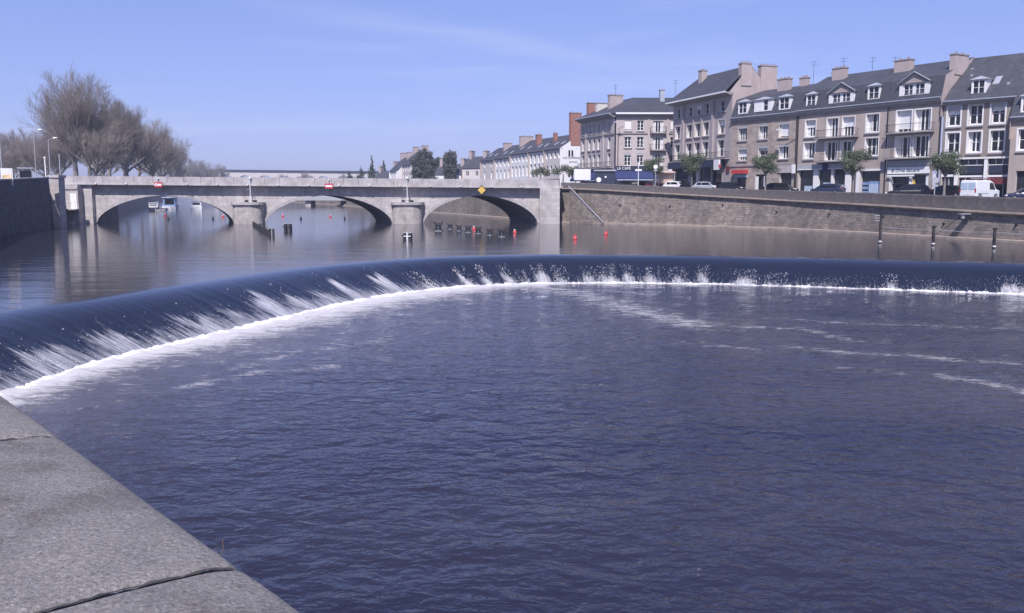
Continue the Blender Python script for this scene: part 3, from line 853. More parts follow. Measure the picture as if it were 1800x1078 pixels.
for k in range(len(JO) - 1):
    a0, a1 = JO[k] + 0.004, JO[k + 1] - 0.004
    na, nc = (70, 56) if a1 - a0 < 2 else (20, 56)
    Wd = 0.80
    Vv = np.zeros((na, nc, 3))
    lift = rs2.uniform(-0.006, 0.006)
    rough_ = rs2.randn(na, nc)
    for _ in range(3): rough_[1:-1, 1:-1] = (rough_[:-2, 1:-1] + rough_[2:, 1:-1] + rough_[1:-1, :-2] + rough_[1:-1, 2:] + rough_[1:-1, 1:-1] * 2) / 6
    for i in range(na):
        s_ = a0 + (a1 - a0) * i / (na - 1)
        ee = min(i, na - 1 - i) / (na - 1) * (a1 - a0)
        edge = -0.008 * math.exp(-(ee / 0.012) ** 2) - 0.002 * math.exp(-ee / 0.04)
        for j in range(nc):
            t = j / (nc - 1)
            off = float(np.interp(t, PT, PO)); zz = float(np.interp(t, PT, PZ))
            pos = FP0 + fd * s_ + fl * off
            Vv[i, j] = (pos.x, pos.y, 3.512 + zz + lift * 0.5 + edge + 0.0035 * rough_[i, j] * min(1, ee / 0.06))
    ctr = FP0 + fd * ((a0 + a1) / 2)
    VV = Vv.reshape(-1, 3) - np.array([ctr.x, ctr.y, 3.2])
    o = link('coping_stone', grid_mesh('coping_stone', VV, na, nc, K['granite']), fp, (ctr.x + 0.40, ctr.y - 1.48, 0.7))
mb = MB()
wv_ = [FP0 + fd * s_ + fl * off for s_, off in ((-3.75, 0.05), (30.2, 0.05), (30.2, 0.75), (-3.75, 0.75))]
mb.ext_z([(v.x + 0.40, v.y - 1.48) for v in wv_][::-1], -4.7, 0.70)
mb.build('wall_body', K['dark_quay_stone'], fp)
for j in JO[1:-1]:
    m_ = MB(); ring_ = []
    for t_ in np.linspace(0.10, 0.94, 70):
        o_, z_ = float(np.interp(t_, PT, PO)), float(np.interp(t_, PT, PZ))
        wj = 0.0036 + 0.0014 * rs2.randn(); sj = 0.0015 * rs2.randn()
        p = FP0 + fd * j + fl * o_
        ring_.append([(p.x + (sg_ * wj + sj) * fd.x + 0.40, p.y + (sg_ * wj + sj) * fd.y - 1.48, 3.512 + z_ - 0.0068 + 0.001 * rs2.randn() - 2.5) for sg_ in (-1, 1)])
    for r0_, r1_ in zip(ring_, ring_[1:]): m_.poly(r0_[0], r0_[1], r1_[1], r1_[0])
    m_.build('mortar_joint', K['joint_moss'], fp)
tag(fp, 'rounded granite parapet coping in the near left corner', 'parapet')
# dry stalk growing from the joint
mb = MB(); c0 = Vector((-0.615, 1.752, 3.44))
p = c0.copy()
for k in range(7):
    q = p + Vector((0.002 + 0.003 * math.sin(k), 0.001, 0.0065)); mb.tube(p, q, 0.0010, 0.0008, 5); p = q
stk = empty('dry_stalk', tuple(c0))
mb.v = [(v[0] - c0.x, v[1] - c0.y, v[2] - c0.z) for v in mb.v]
mb.build('stem', K['dry_stalk'], stk)
for k in range(5):
    z_ = 0.008 + 0.006 * k
    MB().poly((0, 0, z_), (0.002 * (-1) ** k, 0.001, z_ + 0.002), (0.005 * (-1) ** k, 0.002, z_ + 0.005), (0.001 * (-1) ** k, 0.000, z_ + 0.003)).build('leaf', K['dry_stalk'], stk)
tag(stk, 'small dry stalk sticking up at the edge of the granite parapet', 'plant')

# ================================================================== THE STONE BRIDGE
BO = Vector((-27.0, 124.3, 0.0))
br = empty('stone_bridge', tuple(BO))
BD = Vector((-3.9, 10.0, 0))                     # the barrels run with the river, askew to the face
FY = 124.3
OV = 1.22                                         # footway overhang
def zt(x): return 6.56 + (x + 60) * (6.06 - 6.56) / 66.0
def zc(x): return zt(x) - 1.17
ARCH = [(-58.3, -39.0), (-34.6, -16.8), (-12.4, 3.6)]
CROWN = 3.92
def arch_z(x):
    for a, b in ARCH:
        if a < x < b:
            q = abs((x - (a + b) / 2) / ((b - a) / 2))
            return CROWN * max(0.0, 1 - q ** 1.72) ** (1 / 1.72)
    return None
def L3(x, y, z): return (x - BO.x, y - BO.y, z - BO.z)
xs = sorted(set([-59.7, 6.4] + [a + (b - a) * 0.5 * (1 - math.cos(math.pi * i / 48)) for a, b in ARCH for i in range(49)]))
mb = MB(); bk = MB()
for x0, x1 in zip(xs, xs[1:]):
    m_ = (x0 + x1) / 2
    if arch_z(m_) is None: b0 = b1 = -2.2
    else: b0, b1 = arch_z(x0) or 0.0, arch_z(x1) or 0.0
    mb.poly(L3(x0, FY, b0), L3(x1, FY, b1), L3(x1, FY, zc(x1)), L3(x0, FY, zc(x0)))
    bk.poly(L3(x1 + BD.x, FY + BD.y, b1), L3(x0 + BD.x, FY + BD.y, b0), L3(x0 + BD.x, FY + BD.y, zc(x0)), L3(x1 + BD.x, FY + BD.y, zc(x1)))
mb.build('spandrel_wall', K['bridge_stone'], br); bk.build('spandrel_wall', K['bridge_stone'], br)
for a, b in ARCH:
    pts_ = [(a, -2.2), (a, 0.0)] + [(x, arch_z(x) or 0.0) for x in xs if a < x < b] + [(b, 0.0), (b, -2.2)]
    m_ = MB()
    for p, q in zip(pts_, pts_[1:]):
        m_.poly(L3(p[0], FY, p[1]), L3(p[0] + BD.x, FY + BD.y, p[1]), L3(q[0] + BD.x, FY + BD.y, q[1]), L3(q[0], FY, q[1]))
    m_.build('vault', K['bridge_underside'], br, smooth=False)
    # ring of voussoirs, each a stone of its own
    arc = [(a, 0.0)] + [(x, arch_z(x) or 0.0) for x in xs if a < x < b] + [(b, 0.0)]
    A = np.array(arc); s_ = np.concatenate([[0], np.cumsum(np.linalg.norm(np.diff(A, axis=0), axis=1))])
    nV = 31; q_ = np.linspace(0, s_[-1], nV + 1)
    cx_, cz_ = (a + b) / 2, -6.0
    def pt(s): return np.array([np.interp(s, s_, A[:, 0]), np.interp(s, s_, A[:, 1])])
    for k in range(nV):
        p0, p1 = pt(q_[k] + 0.012), pt(q_[k + 1] - 0.012)
        d0 = p0 - np.array([cx_, cz_]); d1 = p1 - np.array([cx_, cz_]); d0 /= np.linalg.norm(d0); d1 /= np.linalg.norm(d1)
        o0, o1 = p0 + d0 * 0.42, p1 + d1 * 0.42
        pr = rnd.uniform(0.025, 0.05)
        m_ = MB()
        base = [L3(p0[0], FY - pr, p0[1]), L3(p1[0], FY - pr, p1[1]), L3(o1[0], FY - pr, o1[1]), L3(o0[0], FY - pr, o0[1])]
        m_.prism(base, [(v[0], v[1] + pr + 0.1, v[2]) for v in base])
        m_.build('voussoir', K['bridge_concrete'], br)
# cantilevered footway slab, road deck, soffit
mb = MB()
seg = np.linspace(-63.5, 7.0, 30)
for x0, x1 in zip(seg, seg[1:]):
    y0, y1 = FY - OV, FY + BD.y + OV
    for (ya, za, yb, zb) in ((y0, 0, y0, 0.15), (y0, 0.15, y0 + 0.06, 0.17), (y0 + 0.06, 0.17, y0 + 0.06, 0.34), (y0 + 0.06, 0.34, y1, 0.34), (y1, 0.34, y1, 0), (y1, 0, y0, 0)):
        sx = lambda y: 0.0
        mb.poly(L3(x0, ya, zc(x0) + za), L3(x1, ya, zc(x1) + za), L3(x1, yb, zc(x1) + zb), L3(x0, yb, zc(x0) + zb))
mb.build('footway_slab', K['bridge_concrete'], br)
# parapets made of blocks set end to end
xb = -62.9
while xb < 6.4:
    w_ = rnd.choice([2.0, 2.3, 2.6, 1.7])
    x1 = min(xb + w_, 6.5)
    h = rnd.uniform(-0.015, 0.02); o_ = rnd.uniform(-0.015, 0.015)
    for yy in (FY - OV + 0.10, FY + BD.y + OV - 0.45):
        m_ = MB()
        z0a, z0b = zc(xb) + 0.342, zc(x1) + 0.342
        ya, yb = yy + o_, yy + 0.34
        m_.prism([L3(xb + 0.02, ya, z0a), L3(x1 - 0.02, ya, z0b), L3(x1 - 0.02, yb, z0b), L3(xb + 0.02, yb, z0a)],
                 [L3(xb + 0.02, ya, zt(xb) + h), L3(x1 - 0.02, ya, zt(x1) + h), L3(x1 - 0.02, yb, zt(x1) + h), L3(xb + 0.02, yb, zt(xb) + h)])
        m_.build('parapet_block', K['bridge_concrete'], br)
    xb = x1
for k in range(15):
    x = -57.5 + k * 4.2
    MB().box(-0.10, 0.10, -0.22, 0.02, -0.10, 0.06).build('drain_spout', K['white_paint'], br, loc=L3(x, FY - OV, zc(x) + 0.22))
# piers with rounded noses and caps
def rounded(xa, xb_, ya, yb, r, n=6):
    pts_ = [(xb_, yb), (xa, yb)]
    for k in range(n + 1):
        t = math.pi + (math.pi / 2) * k / n
        pts_.append((xa + r + r * math.cos(t), ya + r + r * math.sin(t)))
    for k in range(n + 1):
        t = 1.5 * math.pi + (math.pi / 2) * k / n
        pts_.append((xb_ - r + r * math.cos(t), ya + r + r * math.sin(t)))
    return pts_
for xa, xb_ in ((-39.0, -34.6), (-16.8, -12.4)):
    f_ = lambda pts: [(x - BO.x, y - BO.y) for x, y in pts]
    p_ = MB().ext_z(f_(rounded(xa + 0.12, xb_ - 0.12, 122.3, 124.4, 1.5)), -2.2, 2.45).build('pier', K['pier_stone'], br)
    MB().ext_z(f_(rounded(xa - 0.02, xb_ + 0.02, 122.15, 124.4, 1.6)), 2.45, 2.62).build('cap_moulding', K['pier_stone'], p_)
    MB().ext_z(f_(rounded(xa - 0.14, xb_ + 0.14, 122.02, 124.4, 1.7)), 2.62, 2.98).build('cap', K['bridge_concrete'], p_)
# end pylon on the right, pilaster and abutment on the left
MB().box(3.85 - BO.x, 6.6 - BO.x, 122.75 - BO.y, 124.4 - BO.y, -2.2, zc(5) - 0.004).build('end_pylon', K['bridge_stone'], br)
MB().box(-59.7 - BO.x, -58.4 - BO.x, 123.55 - BO.y, 124.4 - BO.y, -2.2, zc(-60) - 0.004).build('pilaster', K['bridge_stone'], br)
MB().box(-68.0 - BO.x, -59.7 - BO.x, 122.2 - BO.y, 134.4 - BO.y, -2.2, zc(-63.5) - 0.004).build('abutment', K['bridge_stone'], br)
MB().box(-63.4 - BO.x, -59.75 - BO.x, 122.05 - BO.y, 122.19 - BO.y, 4.75, 4.95).build('band_course', K['bridge_concrete'], br)
MB().box(-63.6 - BO.x, -59.2 - BO.x, 120.4 - BO.y, 122.19 - BO.y, 1.95, 2.1).build('platform', K['bridge_concrete'], br)
mb = MB()
for k in range(8):
    x = -63.5 + k * 0.6; mb.tube(L3(x, 120.5, 2.1), L3(x, 120.5, 3.05), 0.022, n=5)
for z in (2.6, 3.05): mb.tube(L3(-63.5, 120.5, z), L3(-59.3, 120.5, z), 0.025, n=5)
mb.build('railing', K['galvanised'], br)
MB().box(-60.75 - BO.x, -59.85 - BO.x, 122.10 - BO.y, 122.195 - BO.y, 2.1, 4.15).build('door', K['white_paint'], br)
MB().box(-62.4 - BO.x, -61.6 - BO.x, 121.0 - BO.y, 121.9 - BO.y, 2.1, 4.0).build('cabinet', K['white_paint'], br)
MB().box(-60.9 - BO.x, -60.2 - BO.x, 121.3 - BO.y, 121.9 - BO.y, -0.5, 0.42).build('mooring_block', K['bridge_concrete'], br)
tag(br, 'three-arched pale stone bridge crossing the river above the weir', 'bridge')

# corner pylon where the shaded quay meets the bridge
cp = empty('corner_pylon', (-56.1, 109.8, 0))
MB().prism([(-0.42, -0.6, -2.2), (0.42, -0.6, -2.2), (0.42, 0.8, -2.2), (-0.42, 0.8, -2.2)], [(-0.58, -0.75, 6.1), (0.56, -0.75, 6.1), (0.56, 0.8, 6.1), (-0.58, 0.8, 6.1)]).build('shaft', K['pier_stone'], cp)
MB().box(-0.72, 0.70, -0.9, 0.95, 6.1, 6.42).build('cap', K['bridge_concrete'], cp)
MB().box(-0.52, 0.52, -0.70, 0.82, 2.6, 2.72).build('band_course', K['pier_stone'], cp)
tag(cp, 'weathered stone pylon at the end of the dark left quay', 'pylon')
mb = MB(); mb.poly((-56.4, 110.4, -2.2), (-63.6, 122.2, -2.2), (-63.6, 122.2, 5.4), (-56.4, 110.4, 5.4))
o = mb.build('quay_wall', K['dark_quay_stone']); tag(o, 'short return of quay wall between the corner pylon and the white door', 'quay wall')

# ---- signs on the bridge
def red_sign(x, label):
    z = zc(x) - 0.55 + 0.62
    r = empty('navigation_sign', (x, FY - OV - 0.10, z - 0.35))
    MB().box(-0.56, 0.56, -0.03, 0.03, 0, 0.70).build('board', K['red_paint'], r)
    MB().box(-0.47, 0.47, -0.045, -0.031, 0.22, 0.48).build('white_band', K['white_paint'], r)
    MB().tube((0, 0, 0.70), (0, 0.0, 1.15), 0.035, n=6).build('bracket', K['galvanised'], r)
    MB().lathe([(0.05, 0), (0.11, 0.05), (0.09, 0.14), (0.03, 0.17)], 8, (0, 0, 1.15)).build('lamp', K['white_paint'], r)
    tag(r, label, 'sign', 'red and white no-entry boards on the bridge')
red_sign(-48.9, 'red and white no-entry board above the left arch of the bridge')
red_sign(-25.3, 'red and white no-entry board above the middle arch of the bridge')
r = empty('navigation_sign', (-4.2, FY - OV - 0.12, zc(-4) - 0.32))
s = 0.56
MB().prism([(-s - 0.14, -0.02, 0), (0, -0.02, -s - 0.14), (s + 0.14, -0.02, 0), (0, -0.02, s + 0.14)], [(-s - 0.14, 0.04, 0), (0, 0.04, -s - 0.14), (s + 0.14, 0.04, 0), (0, 0.04, s + 0.14)]).build('backing', K['black_paint'], r)
MB().prism([(-s, -0.045, 0), (0, -0.045, -s), (s, -0.045, 0), (0, -0.045, s)], [(-s, -0.021, 0), (0, -0.021, -s), (s, -0.021, 0), (0, -0.021, s)]).build('board', K['yellow_paint'], r)
tag(r, 'yellow diamond board with black edge above the right arch of the bridge', 'sign')

# ---- masts on the piers
def mast(x, label):
    r = empty('pier_mast', (x, 122.95, 2.98))
    MB().tube((0, 0, 0), (0.02, 0, 3.15), 0.06, 0.045, 8).build('pole', K['white_paint'], r)
    MB().lathe([(0.06, 0), (0.17, 0.06), (0.20, 0.17), (0.15, 0.28), (0.05, 0.33)], 10, (0.02, 0, 3.15)).build('lamp', K['white_paint'], r)
    MB().box(-0.55, 0.0, -0.03, 0.03, 1.75, 1.80).build('bracket', K['galvanised'], r)
    MB().box(-0.75, -0.35, -0.15, 0.15, 0, 0.30).build('flood_lamp', K['iron'], r)
    MB().box(0.40, 0.85, -0.15, 0.15, 0, 0.28).build('flood_lamp', K['iron'], r)
    MB().tube((0.32, 0, 0), (0.32, 0, 0.75), 0.05, n=6).build('stub_post', K['iron'], r)
    tag(r, label, 'mast', 'white masts on the bridge piers')
mast(-36.2, 'white mast with lamp standing on the left pier of the bridge')
mast(-14.5, 'white mast with lamp standing on the right pier of the bridge')

# ================================================================== THINGS IN THE WATER
# timber boom from the left pier
bm = empty('timber_boom', (-34.6, 118.2, 0))
p0 = Vector((0, 0, 0)); p1 = Vector((10.2, -29.2, 0))
for k in range(15):
    a = p0.lerp(p1, k / 15 + 0.002); b = p0.lerp(p1, (k + 1) / 15 - 0.002)
    d = (p1 - p0).normalized(); n = Vector((-d.y, d.x, 0)) * 0.06
    for z0, z1 in ((-0.4, 0.14), (0.17, 0.46)):
        j = rnd.uniform(-0.02, 0.02)
        MB().prism([a - n + Vector((0, 0, z0)), b - n + Vector((0, 0, z0)), b + n + Vector((0, 0, z0)), a + n + Vector((0, 0, z0))],
                   [a - n + Vector((0, 0, z1 + j)), b - n + Vector((0, 0, z1 + j)), b + n + Vector((0, 0, z1 + j)), a + n + Vector((0, 0, z1 + j))]).build('plank', K['dark_timber'], bm)
for q in (p1 + Vector((0.05, -0.1, 0)), p1 + Vector((0.42, -0.15, 0)), p0.lerp(p1, 0.5)):
    MB().tube(q + Vector((0, 0, -1)), q + Vector((0, 0, 0.66)), 0.13, 0.12, 8).build('post', K['dark_timber'], bm)
MB().tube((-0.6, -0.4, -1), (-0.6, -0.4, 0.85), 0.07, 0.06, 8).build('marker_post', K['galvanised'], bm)
tag(bm, 'dark timber boom floating out from the left pier of the bridge', 'boom')

def dolphin(x, y, n, h, label):
    r = empty('mooring_dolphin', (x, y, 0))
    for k in range(n):
        ox = (k - (n - 1) / 2) * 0.50
        MB().tube((ox, 0, -1.2), (ox, 0, h), 0.17, 0.16, 9).build('pile', K['dark_timber'], r)
        MB().tube((ox, 0.45, -1.2), (ox, 0.45, h * 0.95), 0.17, 0.16, 9).build('pile', K['dark_timber'], r)
        MB().lathe([(0.18, 0), (0.18, 0.03), (0.05, 0.08)], 9, (ox, 0, h)).build('cap', K['galvanised'], r)
    MB().box(-0.5, 0.5, -0.21, -0.165, h * 0.52, h * 0.72).build('cross_beam', K['dark_timber'], r)
    tag(r, label, 'piles', 'short pairs of dark piles in the upper river')
    return r
dolphin(-25.3, 99.7, 2, 0.78, 'pair of short dark piles beside the end of the timber boom')
r = dolphin(-9.5, 80.2, 2, 0.62, 'dark pile cluster with a white cross nearest the weir')
MB().box(-0.05, 0.05, -0.26, -0.22, 0.0, 0.7).build('white_upright', K['white_paint'], r)
MB().box(-0.32, 0.32, -0.27, -0.225, 0.30, 0.38).build('white_bar', K['white_paint'], r)

FR = [(-8.3, 99.7, 1.45, 'largest dark mooring frame, leftmost of the row before the right arch'), (-7.33, 104.5, 1.0, 'second mooring frame from the left in the row before the right arch'),
      (-5.97, 99.7, 1.0, 'third mooring frame from the left in the row before the right arch'), (-4.76, 96.1, 1.1, 'mooring frame just left of the red buoy in the row before the right arch'),
      (-3.54, 93.3, 1.05, 'mooring frame just right of the red buoy in the row before the right arch'), (-2.24, 89.4, 1.0, 'second mooring frame from the right in the row before the right arch'),
      (-1.0, 86.5, 1.1, 'rightmost mooring frame of the row before the right arch')]
for x, y, s, lab in FR:
    r = empty('mooring_buoy_cradle', (x, y, 0))
    MB().box(-0.36 * s, 0.36 * s, -0.22 * s, 0.22 * s, -0.1, 0.16).build('float', K['black_paint'], r)
    for sg in (-1, 1):
        MB().tube((0.04 * sg, 0, 0.08), (0.36 * s * sg, 0, 0.72 * s), 0.045 * s, 0.035 * s, 6).build('arm', K['iron'], r)
        MB().box(0.10 * s * sg - 0.09 * s, 0.10 * s * sg + 0.09 * s, -0.08, 0.08, 0.09, 0.30 * s).build('block', K['black_paint'], r)
    MB().box(-0.34 * s, 0.34 * s, -0.03, 0.03, 0.56 * s, 0.62 * s).build('cross_bar', K['iron'], r)
    MB().box(-0.24 * s, 0.24 * s, -0.02, 0.02, 0.17, 0.50 * s).build('panel', K['black_paint'], r)
    MB().tube((0, -0.24 * s, 0), (0, -0.24 * s, 0.36 * s), 0.018 * s, n=6).build('upright', K['galvanised'], r)
    MB().tube((-0.28 * s, -0.24 * s, 0.02), (0.28 * s, -0.24 * s, 0.02), 0.018 * s, n=6).build('float_bar', K['galvanised'], r)
    tag(r, lab, 'mooring frame', 'row of dark mooring frames before the right arch')

def buoy(x, y, s, lab, red=True, band=True):
    r = empty('buoy', (x, y, 0))
    m1 = K['buoy_red'] if red else K['black_paint']
    if red:
        MB().lathe([(0.10, -0.3), (0.26, -0.1), (0.31, 0.08), (0.29, 0.26), (0.20, 0.40), (0.10, 0.46)], 14, (0, 0, 0)).build('body', m1, r, smooth=True)
        MB().lathe([(0.08, 0.45), (0.15, 0.48), (0.16, 0.56), (0.09, 0.62)], 12).build('top', K['white_paint'] if band else m1, r, smooth=True)
    else:
        MB().lathe([(0.10, -0.3), (0.28, -0.1), (0.30, 0.10), (0.20, 0.45), (0.05, 0.95)], 12).build('body', m1, r, smooth=True)
        MB().lathe([(0.07, 0.95), (0.09, 1.0), (0.02, 1.08)], 8).build('top', m1, r, smooth=True)
    s *= 0.62
    r.scale = (s, s, s)
    r.rotation_euler = (RAD(rnd.uniform(-6, 6)), RAD(rnd.uniform(-8, 8)), 0)
    tag(r, lab, 'buoy', 'red buoys' if red else 'black cone buoys beyond the bridge')
buoy(-4.4, 102.5, 1.15, 'red buoy with white top among the mooring frames')
buoy(0.3, 94.0, 1.05, 'red and white buoy just right of the row of mooring frames')
buoy(5.8, 81.2, 1.1, 'red buoy nearest to the lip of the weir', band=False)
buoy(9.57, 90.1, 1.1, 'red buoy furthest right, out from the stone quay', band=False)
buoy(-64.5, 164.9, 1.4, 'small red buoy seen under the left arch, left one')
buoy(-51.2, 157.0, 1.2, 'small red buoy seen under the left arch, right one beside the pier')
buoy(-41.6, 160.9, 1.2, 'small red buoy seen under the middle arch, left one')
buoy(-32.2, 157.0, 1.2, 'small red buoy seen under the middle arch, right one')
buoy(-56.0, 144.5, 0.95, 'black cone buoy seen under the left arch, left one', False)
buoy(-48.6, 144.0, 0.95, 'black cone buoy seen under the left arch, right one', False)
buoy(-34.3, 144.0, 0.95, 'black cone buoy seen under the middle arch, left one', False)
buoy(-27.2, 144.0, 0.95, 'black cone buoy seen under the middle arch, right one', False)

def river_post(x, y, h, lab, arms=False):
    r = empty('river_post', (x, y, 0))
    MB().box(-0.09, 0.09, -0.09, 0.09, -1.5, h).build('shaft', K['dark_timber'], r)
    MB().box(-0.105, 0.105, -0.105, 0.105, 0.12, 0.22).build('white_band', K['white_paint'], r)
    MB().box(-0.14, 0.14, -0.14, 0.14, h, h + 0.06).build('cap', K['iron'], r)
    if arms:
        for z in (h - 0.1, h - 0.32, h - 0.54): MB().box(-0.55, -0.12, -0.04, 0.04, z, z + 0.06).build('gauge_arm', K['galvanised'], r)
    else:
        MB().box(-0.20, 0.0, -0.16, -0.112, h * 0.45, h * 0.55).build('cleat', K['iron'], r)
    tag(r, lab, 'post', 'dark posts standing off the right quay')
river_post(31.13, 74.7, 2.42, 'tallest dark post with gauge arms standing off the right quay', True)
river_post(34.06, 71.4, 1.52, 'middle dark post of the three standing off the right quay')
river_post(36.98, 67.7, 1.50, 'dark post nearest the right edge, standing off the quay')
mb = MB()
PP = [Vector((31.13, 74.7, 1.42)), Vector((34.06, 71.4, 1.32)), Vector((36.98, 67.7, 1.25)), Vector((41, 62.5, 1.2))]
for a, b in zip(PP, PP[1:]):
    m_ = a.lerp(b, 0.5) - Vector((0, 0, 0.10))
    mb.tube(a, m_, 0.022, n=5, cap=False); mb.tube(m_, b, 0.022, n=5, cap=False)
o = mb.build('cable', K['galvanised']); tag(o, 'pale cable slung between the three posts off the right quay', 'cable')
# bracket with a stay on the quay wall
r = empty('wall_bracket', (41.0, 80.0, 2.3))
MB().box(-0.75, 0.2, -0.5, 0.2, 0.02, 0.10).build('shelf', K['galvanised'], r)
MB().box(-0.55, -0.30, -0.35, -0.15, -0.35, 0.02).build('lamp_box', K['galvanised'], r)
MB().tube((-0.45, -0.1, -0.1), (-1.9, 1.6, -1.9), 0.025, n=5).build('stay', K['iron'], r)
tag(r, 'small metal bracket with a thin stay under the quay cornice', 'bracket')

# ================================================================== FAR BRIDGES
vd = empty('viaduct', (-300.9, 850, 0))
VLn = 168.0; NA = 9; pit = VLn / NA
def vz(x): return 26.0 - 1.9 * x / VLn
mb = MB()
for k in range(NA):
    c = pit * (k + 0.5); hw = pit / 2 - 1.7
    pts_ = [(c - hw, 0.0)] + [(c - hw * math.cos(math.pi * i / 20), vz(c) - 4.2 - hw * 0.78 + hw * 0.78 * math.sin(math.pi * i / 20)) for i in range(21)] + [(c + hw, 0.0)]
    pts_ = [(pts_[0][0], -1.0)] + pts_[1:-1] + [(pts_[-1][0], -1.0)]
    for (p, q) in zip(pts_[1:-1], pts_[2:-1]):
        for yy, fl_ in ((0, 1), (7, -1)):
            quad = [(p[0], yy, p[1]), (q[0], yy, q[1]), (q[0], yy, vz(q[0]) - 1.2), (p[0], yy, vz(p[0]) - 1.2)]
            mb.poly(*(quad if fl_ > 0 else quad[::-1]))
        mb.poly((p[0], 0, p[1]), (p[0], 7, p[1]), (q[0], 7, q[1]), (q[0], 0, q[1]))
for k in range(NA + 1):
    x0 = max(0, pit * k - 1.7); x1 = min(VLn, pit * k + 1.7)
    MB().box(x0, x1, -0.4, 7.4, -1.0, vz(pit * k) - 4.5 - 5.0).build('pier', K['render_cream'], vd)
    mb.box(x0, x1, 0, 7, vz(pit * k) - 9.5, vz(pit * k) - 1.2)
mb.build('arcade', K['render_cream'], vd)
MB().prism([(-6, -0.5, vz(0) - 1.2), (VLn + 6, -0.5, vz(VLn) - 1.2), (VLn + 6, 7.5, vz(VLn) - 1.2), (-6, 7.5, vz(0) - 1.2)],
           [(-6, -0.5, vz(0) + 0.9), (VLn + 6, -0.5, vz(VLn) + 0.9), (VLn + 6, 7.5, vz(VLn) + 0.9), (-6, 7.5, vz(0) + 0.9)]).build('deck', K['iron'], vd)
tag(vd, 'distant pale railway viaduct with dark deck and round arches', 'viaduct')

fb = empty('low_bridge', (-66.0, 287, 0))
MB().box(-34, 46, 0, 9, 1.9, 3.1).build('deck', K['grey_paint'], fb)
MB().box(-34, 46, 0.1, 0.3, 3.1, 4.1).build('parapet', K['bridge_concrete'], fb)
MB().box(-1.0, 0.7, 1, 8, -1.5, 1.9).build('pier', K['bridge_concrete'], fb)
MB().prism([(9, 1, -1.5), (12, 1, -1.5), (12, 8, -1.5), (9, 8, -1.5)], [(13.5, 1, 1.9), (17, 1, 1.9), (17, 8, 1.9), (13.5, 8, 1.9)]).build('pier', K['bridge_concrete'], fb)
tag(fb, 'low modern bridge glimpsed under the middle arch', 'bridge')

# ---- moored boats on the left bank, seen under the left arch
def boat(x, y, L_, W_, rz, lab, hull, cab, h=1.9):
    r = empty('moored_boat', (x, y, 0), rz)
    st_ = []
    for k in range(9):
        t = k / 8; w = W_ / 2 * (1 - max(0, (t - 0.6) / 0.4) ** 2) * (0.92 if t == 0 else 1); sh = 0.85 + 0.35 * t * t
        st_.append([(L_ * (t - 0.5), -w, sh), (L_ * (t - 0.5), -w * 0.75, -0.4), (L_ * (t - 0.5), w * 0.75, -0.4), (L_ * (t - 0.5), w, sh)])
    mb = MB()
    for a, b in zip(st_, st_[1:]):
        for i in range(3): mb.poly(a[i], a[i + 1], b[i + 1], b[i])
        mb.poly(a[0], b[0], b[3], a[3])
    mb.poly(*st_[0][::-1])
    mb.build('hull', hull, r)
    MB().box(-L_ * 0.42, L_ * 0.22, -W_ * 0.38, W_ * 0.38, 0.86, 0.86 + h).build('cabin', cab, r)
    MB().box(-L_ * 0.44, L_ * 0.25, -W_ * 0.43, W_ * 0.43, 0.86 + h, 0.98 + h).build('cabin_roof', K['white_paint'], r)
    for k in range(4):
        xx = -L_ * 0.36 + k * L_ * 0.145
        MB().box(xx, xx + L_ * 0.09, -W_ * 0.38 - 0.03, -W_ * 0.38 - 0.002, 1.3, 0.5 + h).build('window', K['window_glass'], r)
    MB().box(-L_ * 0.42 - 0.03, -L_ * 0.42 - 0.002, -W_ * 0.28, W_ * 0.28, 1.3, 0.5 + h).build('window', K['window_glass'], r)
    tag(r, lab, 'boat', 'boats moored at the left bank')
boat(-81.0, 228, 9, 3.2, RAD(108), 'small white cabin boat seen end-on under the left arch', K['white_paint'], K['white_paint'], 1.3)
boat(-79.5, 262, 22, 5, RAD(100), 'long grey houseboat with dark cabin under the left arch, right of the white boat', K['navy_panel'], K['grey_paint'], 2.8)
boat(-86.5, 214, 8, 2.6, RAD(112), 'small dark motor boat at the left end of the pontoon', K['navy_panel'], K['white_paint'], 1.0)
boat(-76.0, 246, 7, 2.6, RAD(95), 'small white boat moored just right of the white cabin boat', K['white_paint'], K['navy_panel'], 1.1)
pn = empty('pontoon', (-87.5, 222, 0), RAD(110))
for k in range(8):
    MB().box(-14 + k * 3.4, -10.7 + k * 3.4, -1.0, 1.0, -0.3, 0.45).build('deck_section', K['bridge_concrete'], pn)
    MB().tube((-12.4 + k * 3.4, 1.2, -1), (-12.4 + k * 3.4, 1.2, 2.2), 0.10, n=7).build('mooring_post', K['galvanised'], pn)
tag(pn, 'pale floating pontoon with posts along the left bank under the arch', 'pontoon')
boat(-91.5, 238, 16, 4, RAD(108), 'blue and white barge under the left arch, left of the white boat', K['white_paint'], K['blue_door'], 2.2)

# ================================================================== BUILDINGS
class Frame:
    """a facade plane inside a building: x along the wall, y into the house, z up"""
    def __init__(s, root, loc=(0, 0, 0), rz=0.0):
        s.root = root; s.loc = Vector(loc); s.rz = rz; s.M = Matrix.Rotation(rz, 3, 'Z')
    def put(s, x, y, z):
        return tuple(s.loc + s.M @ Vector((x, y, z)))

def house(name, label, P, D, base, cat='building', group=None):
    r = empty(name, (P[0], P[1], base), math.atan2(D[1], D[0]))
    tag(r, label, cat, group)
    return Frame(r, (0, 0, -base)), r        # z is then given as world height

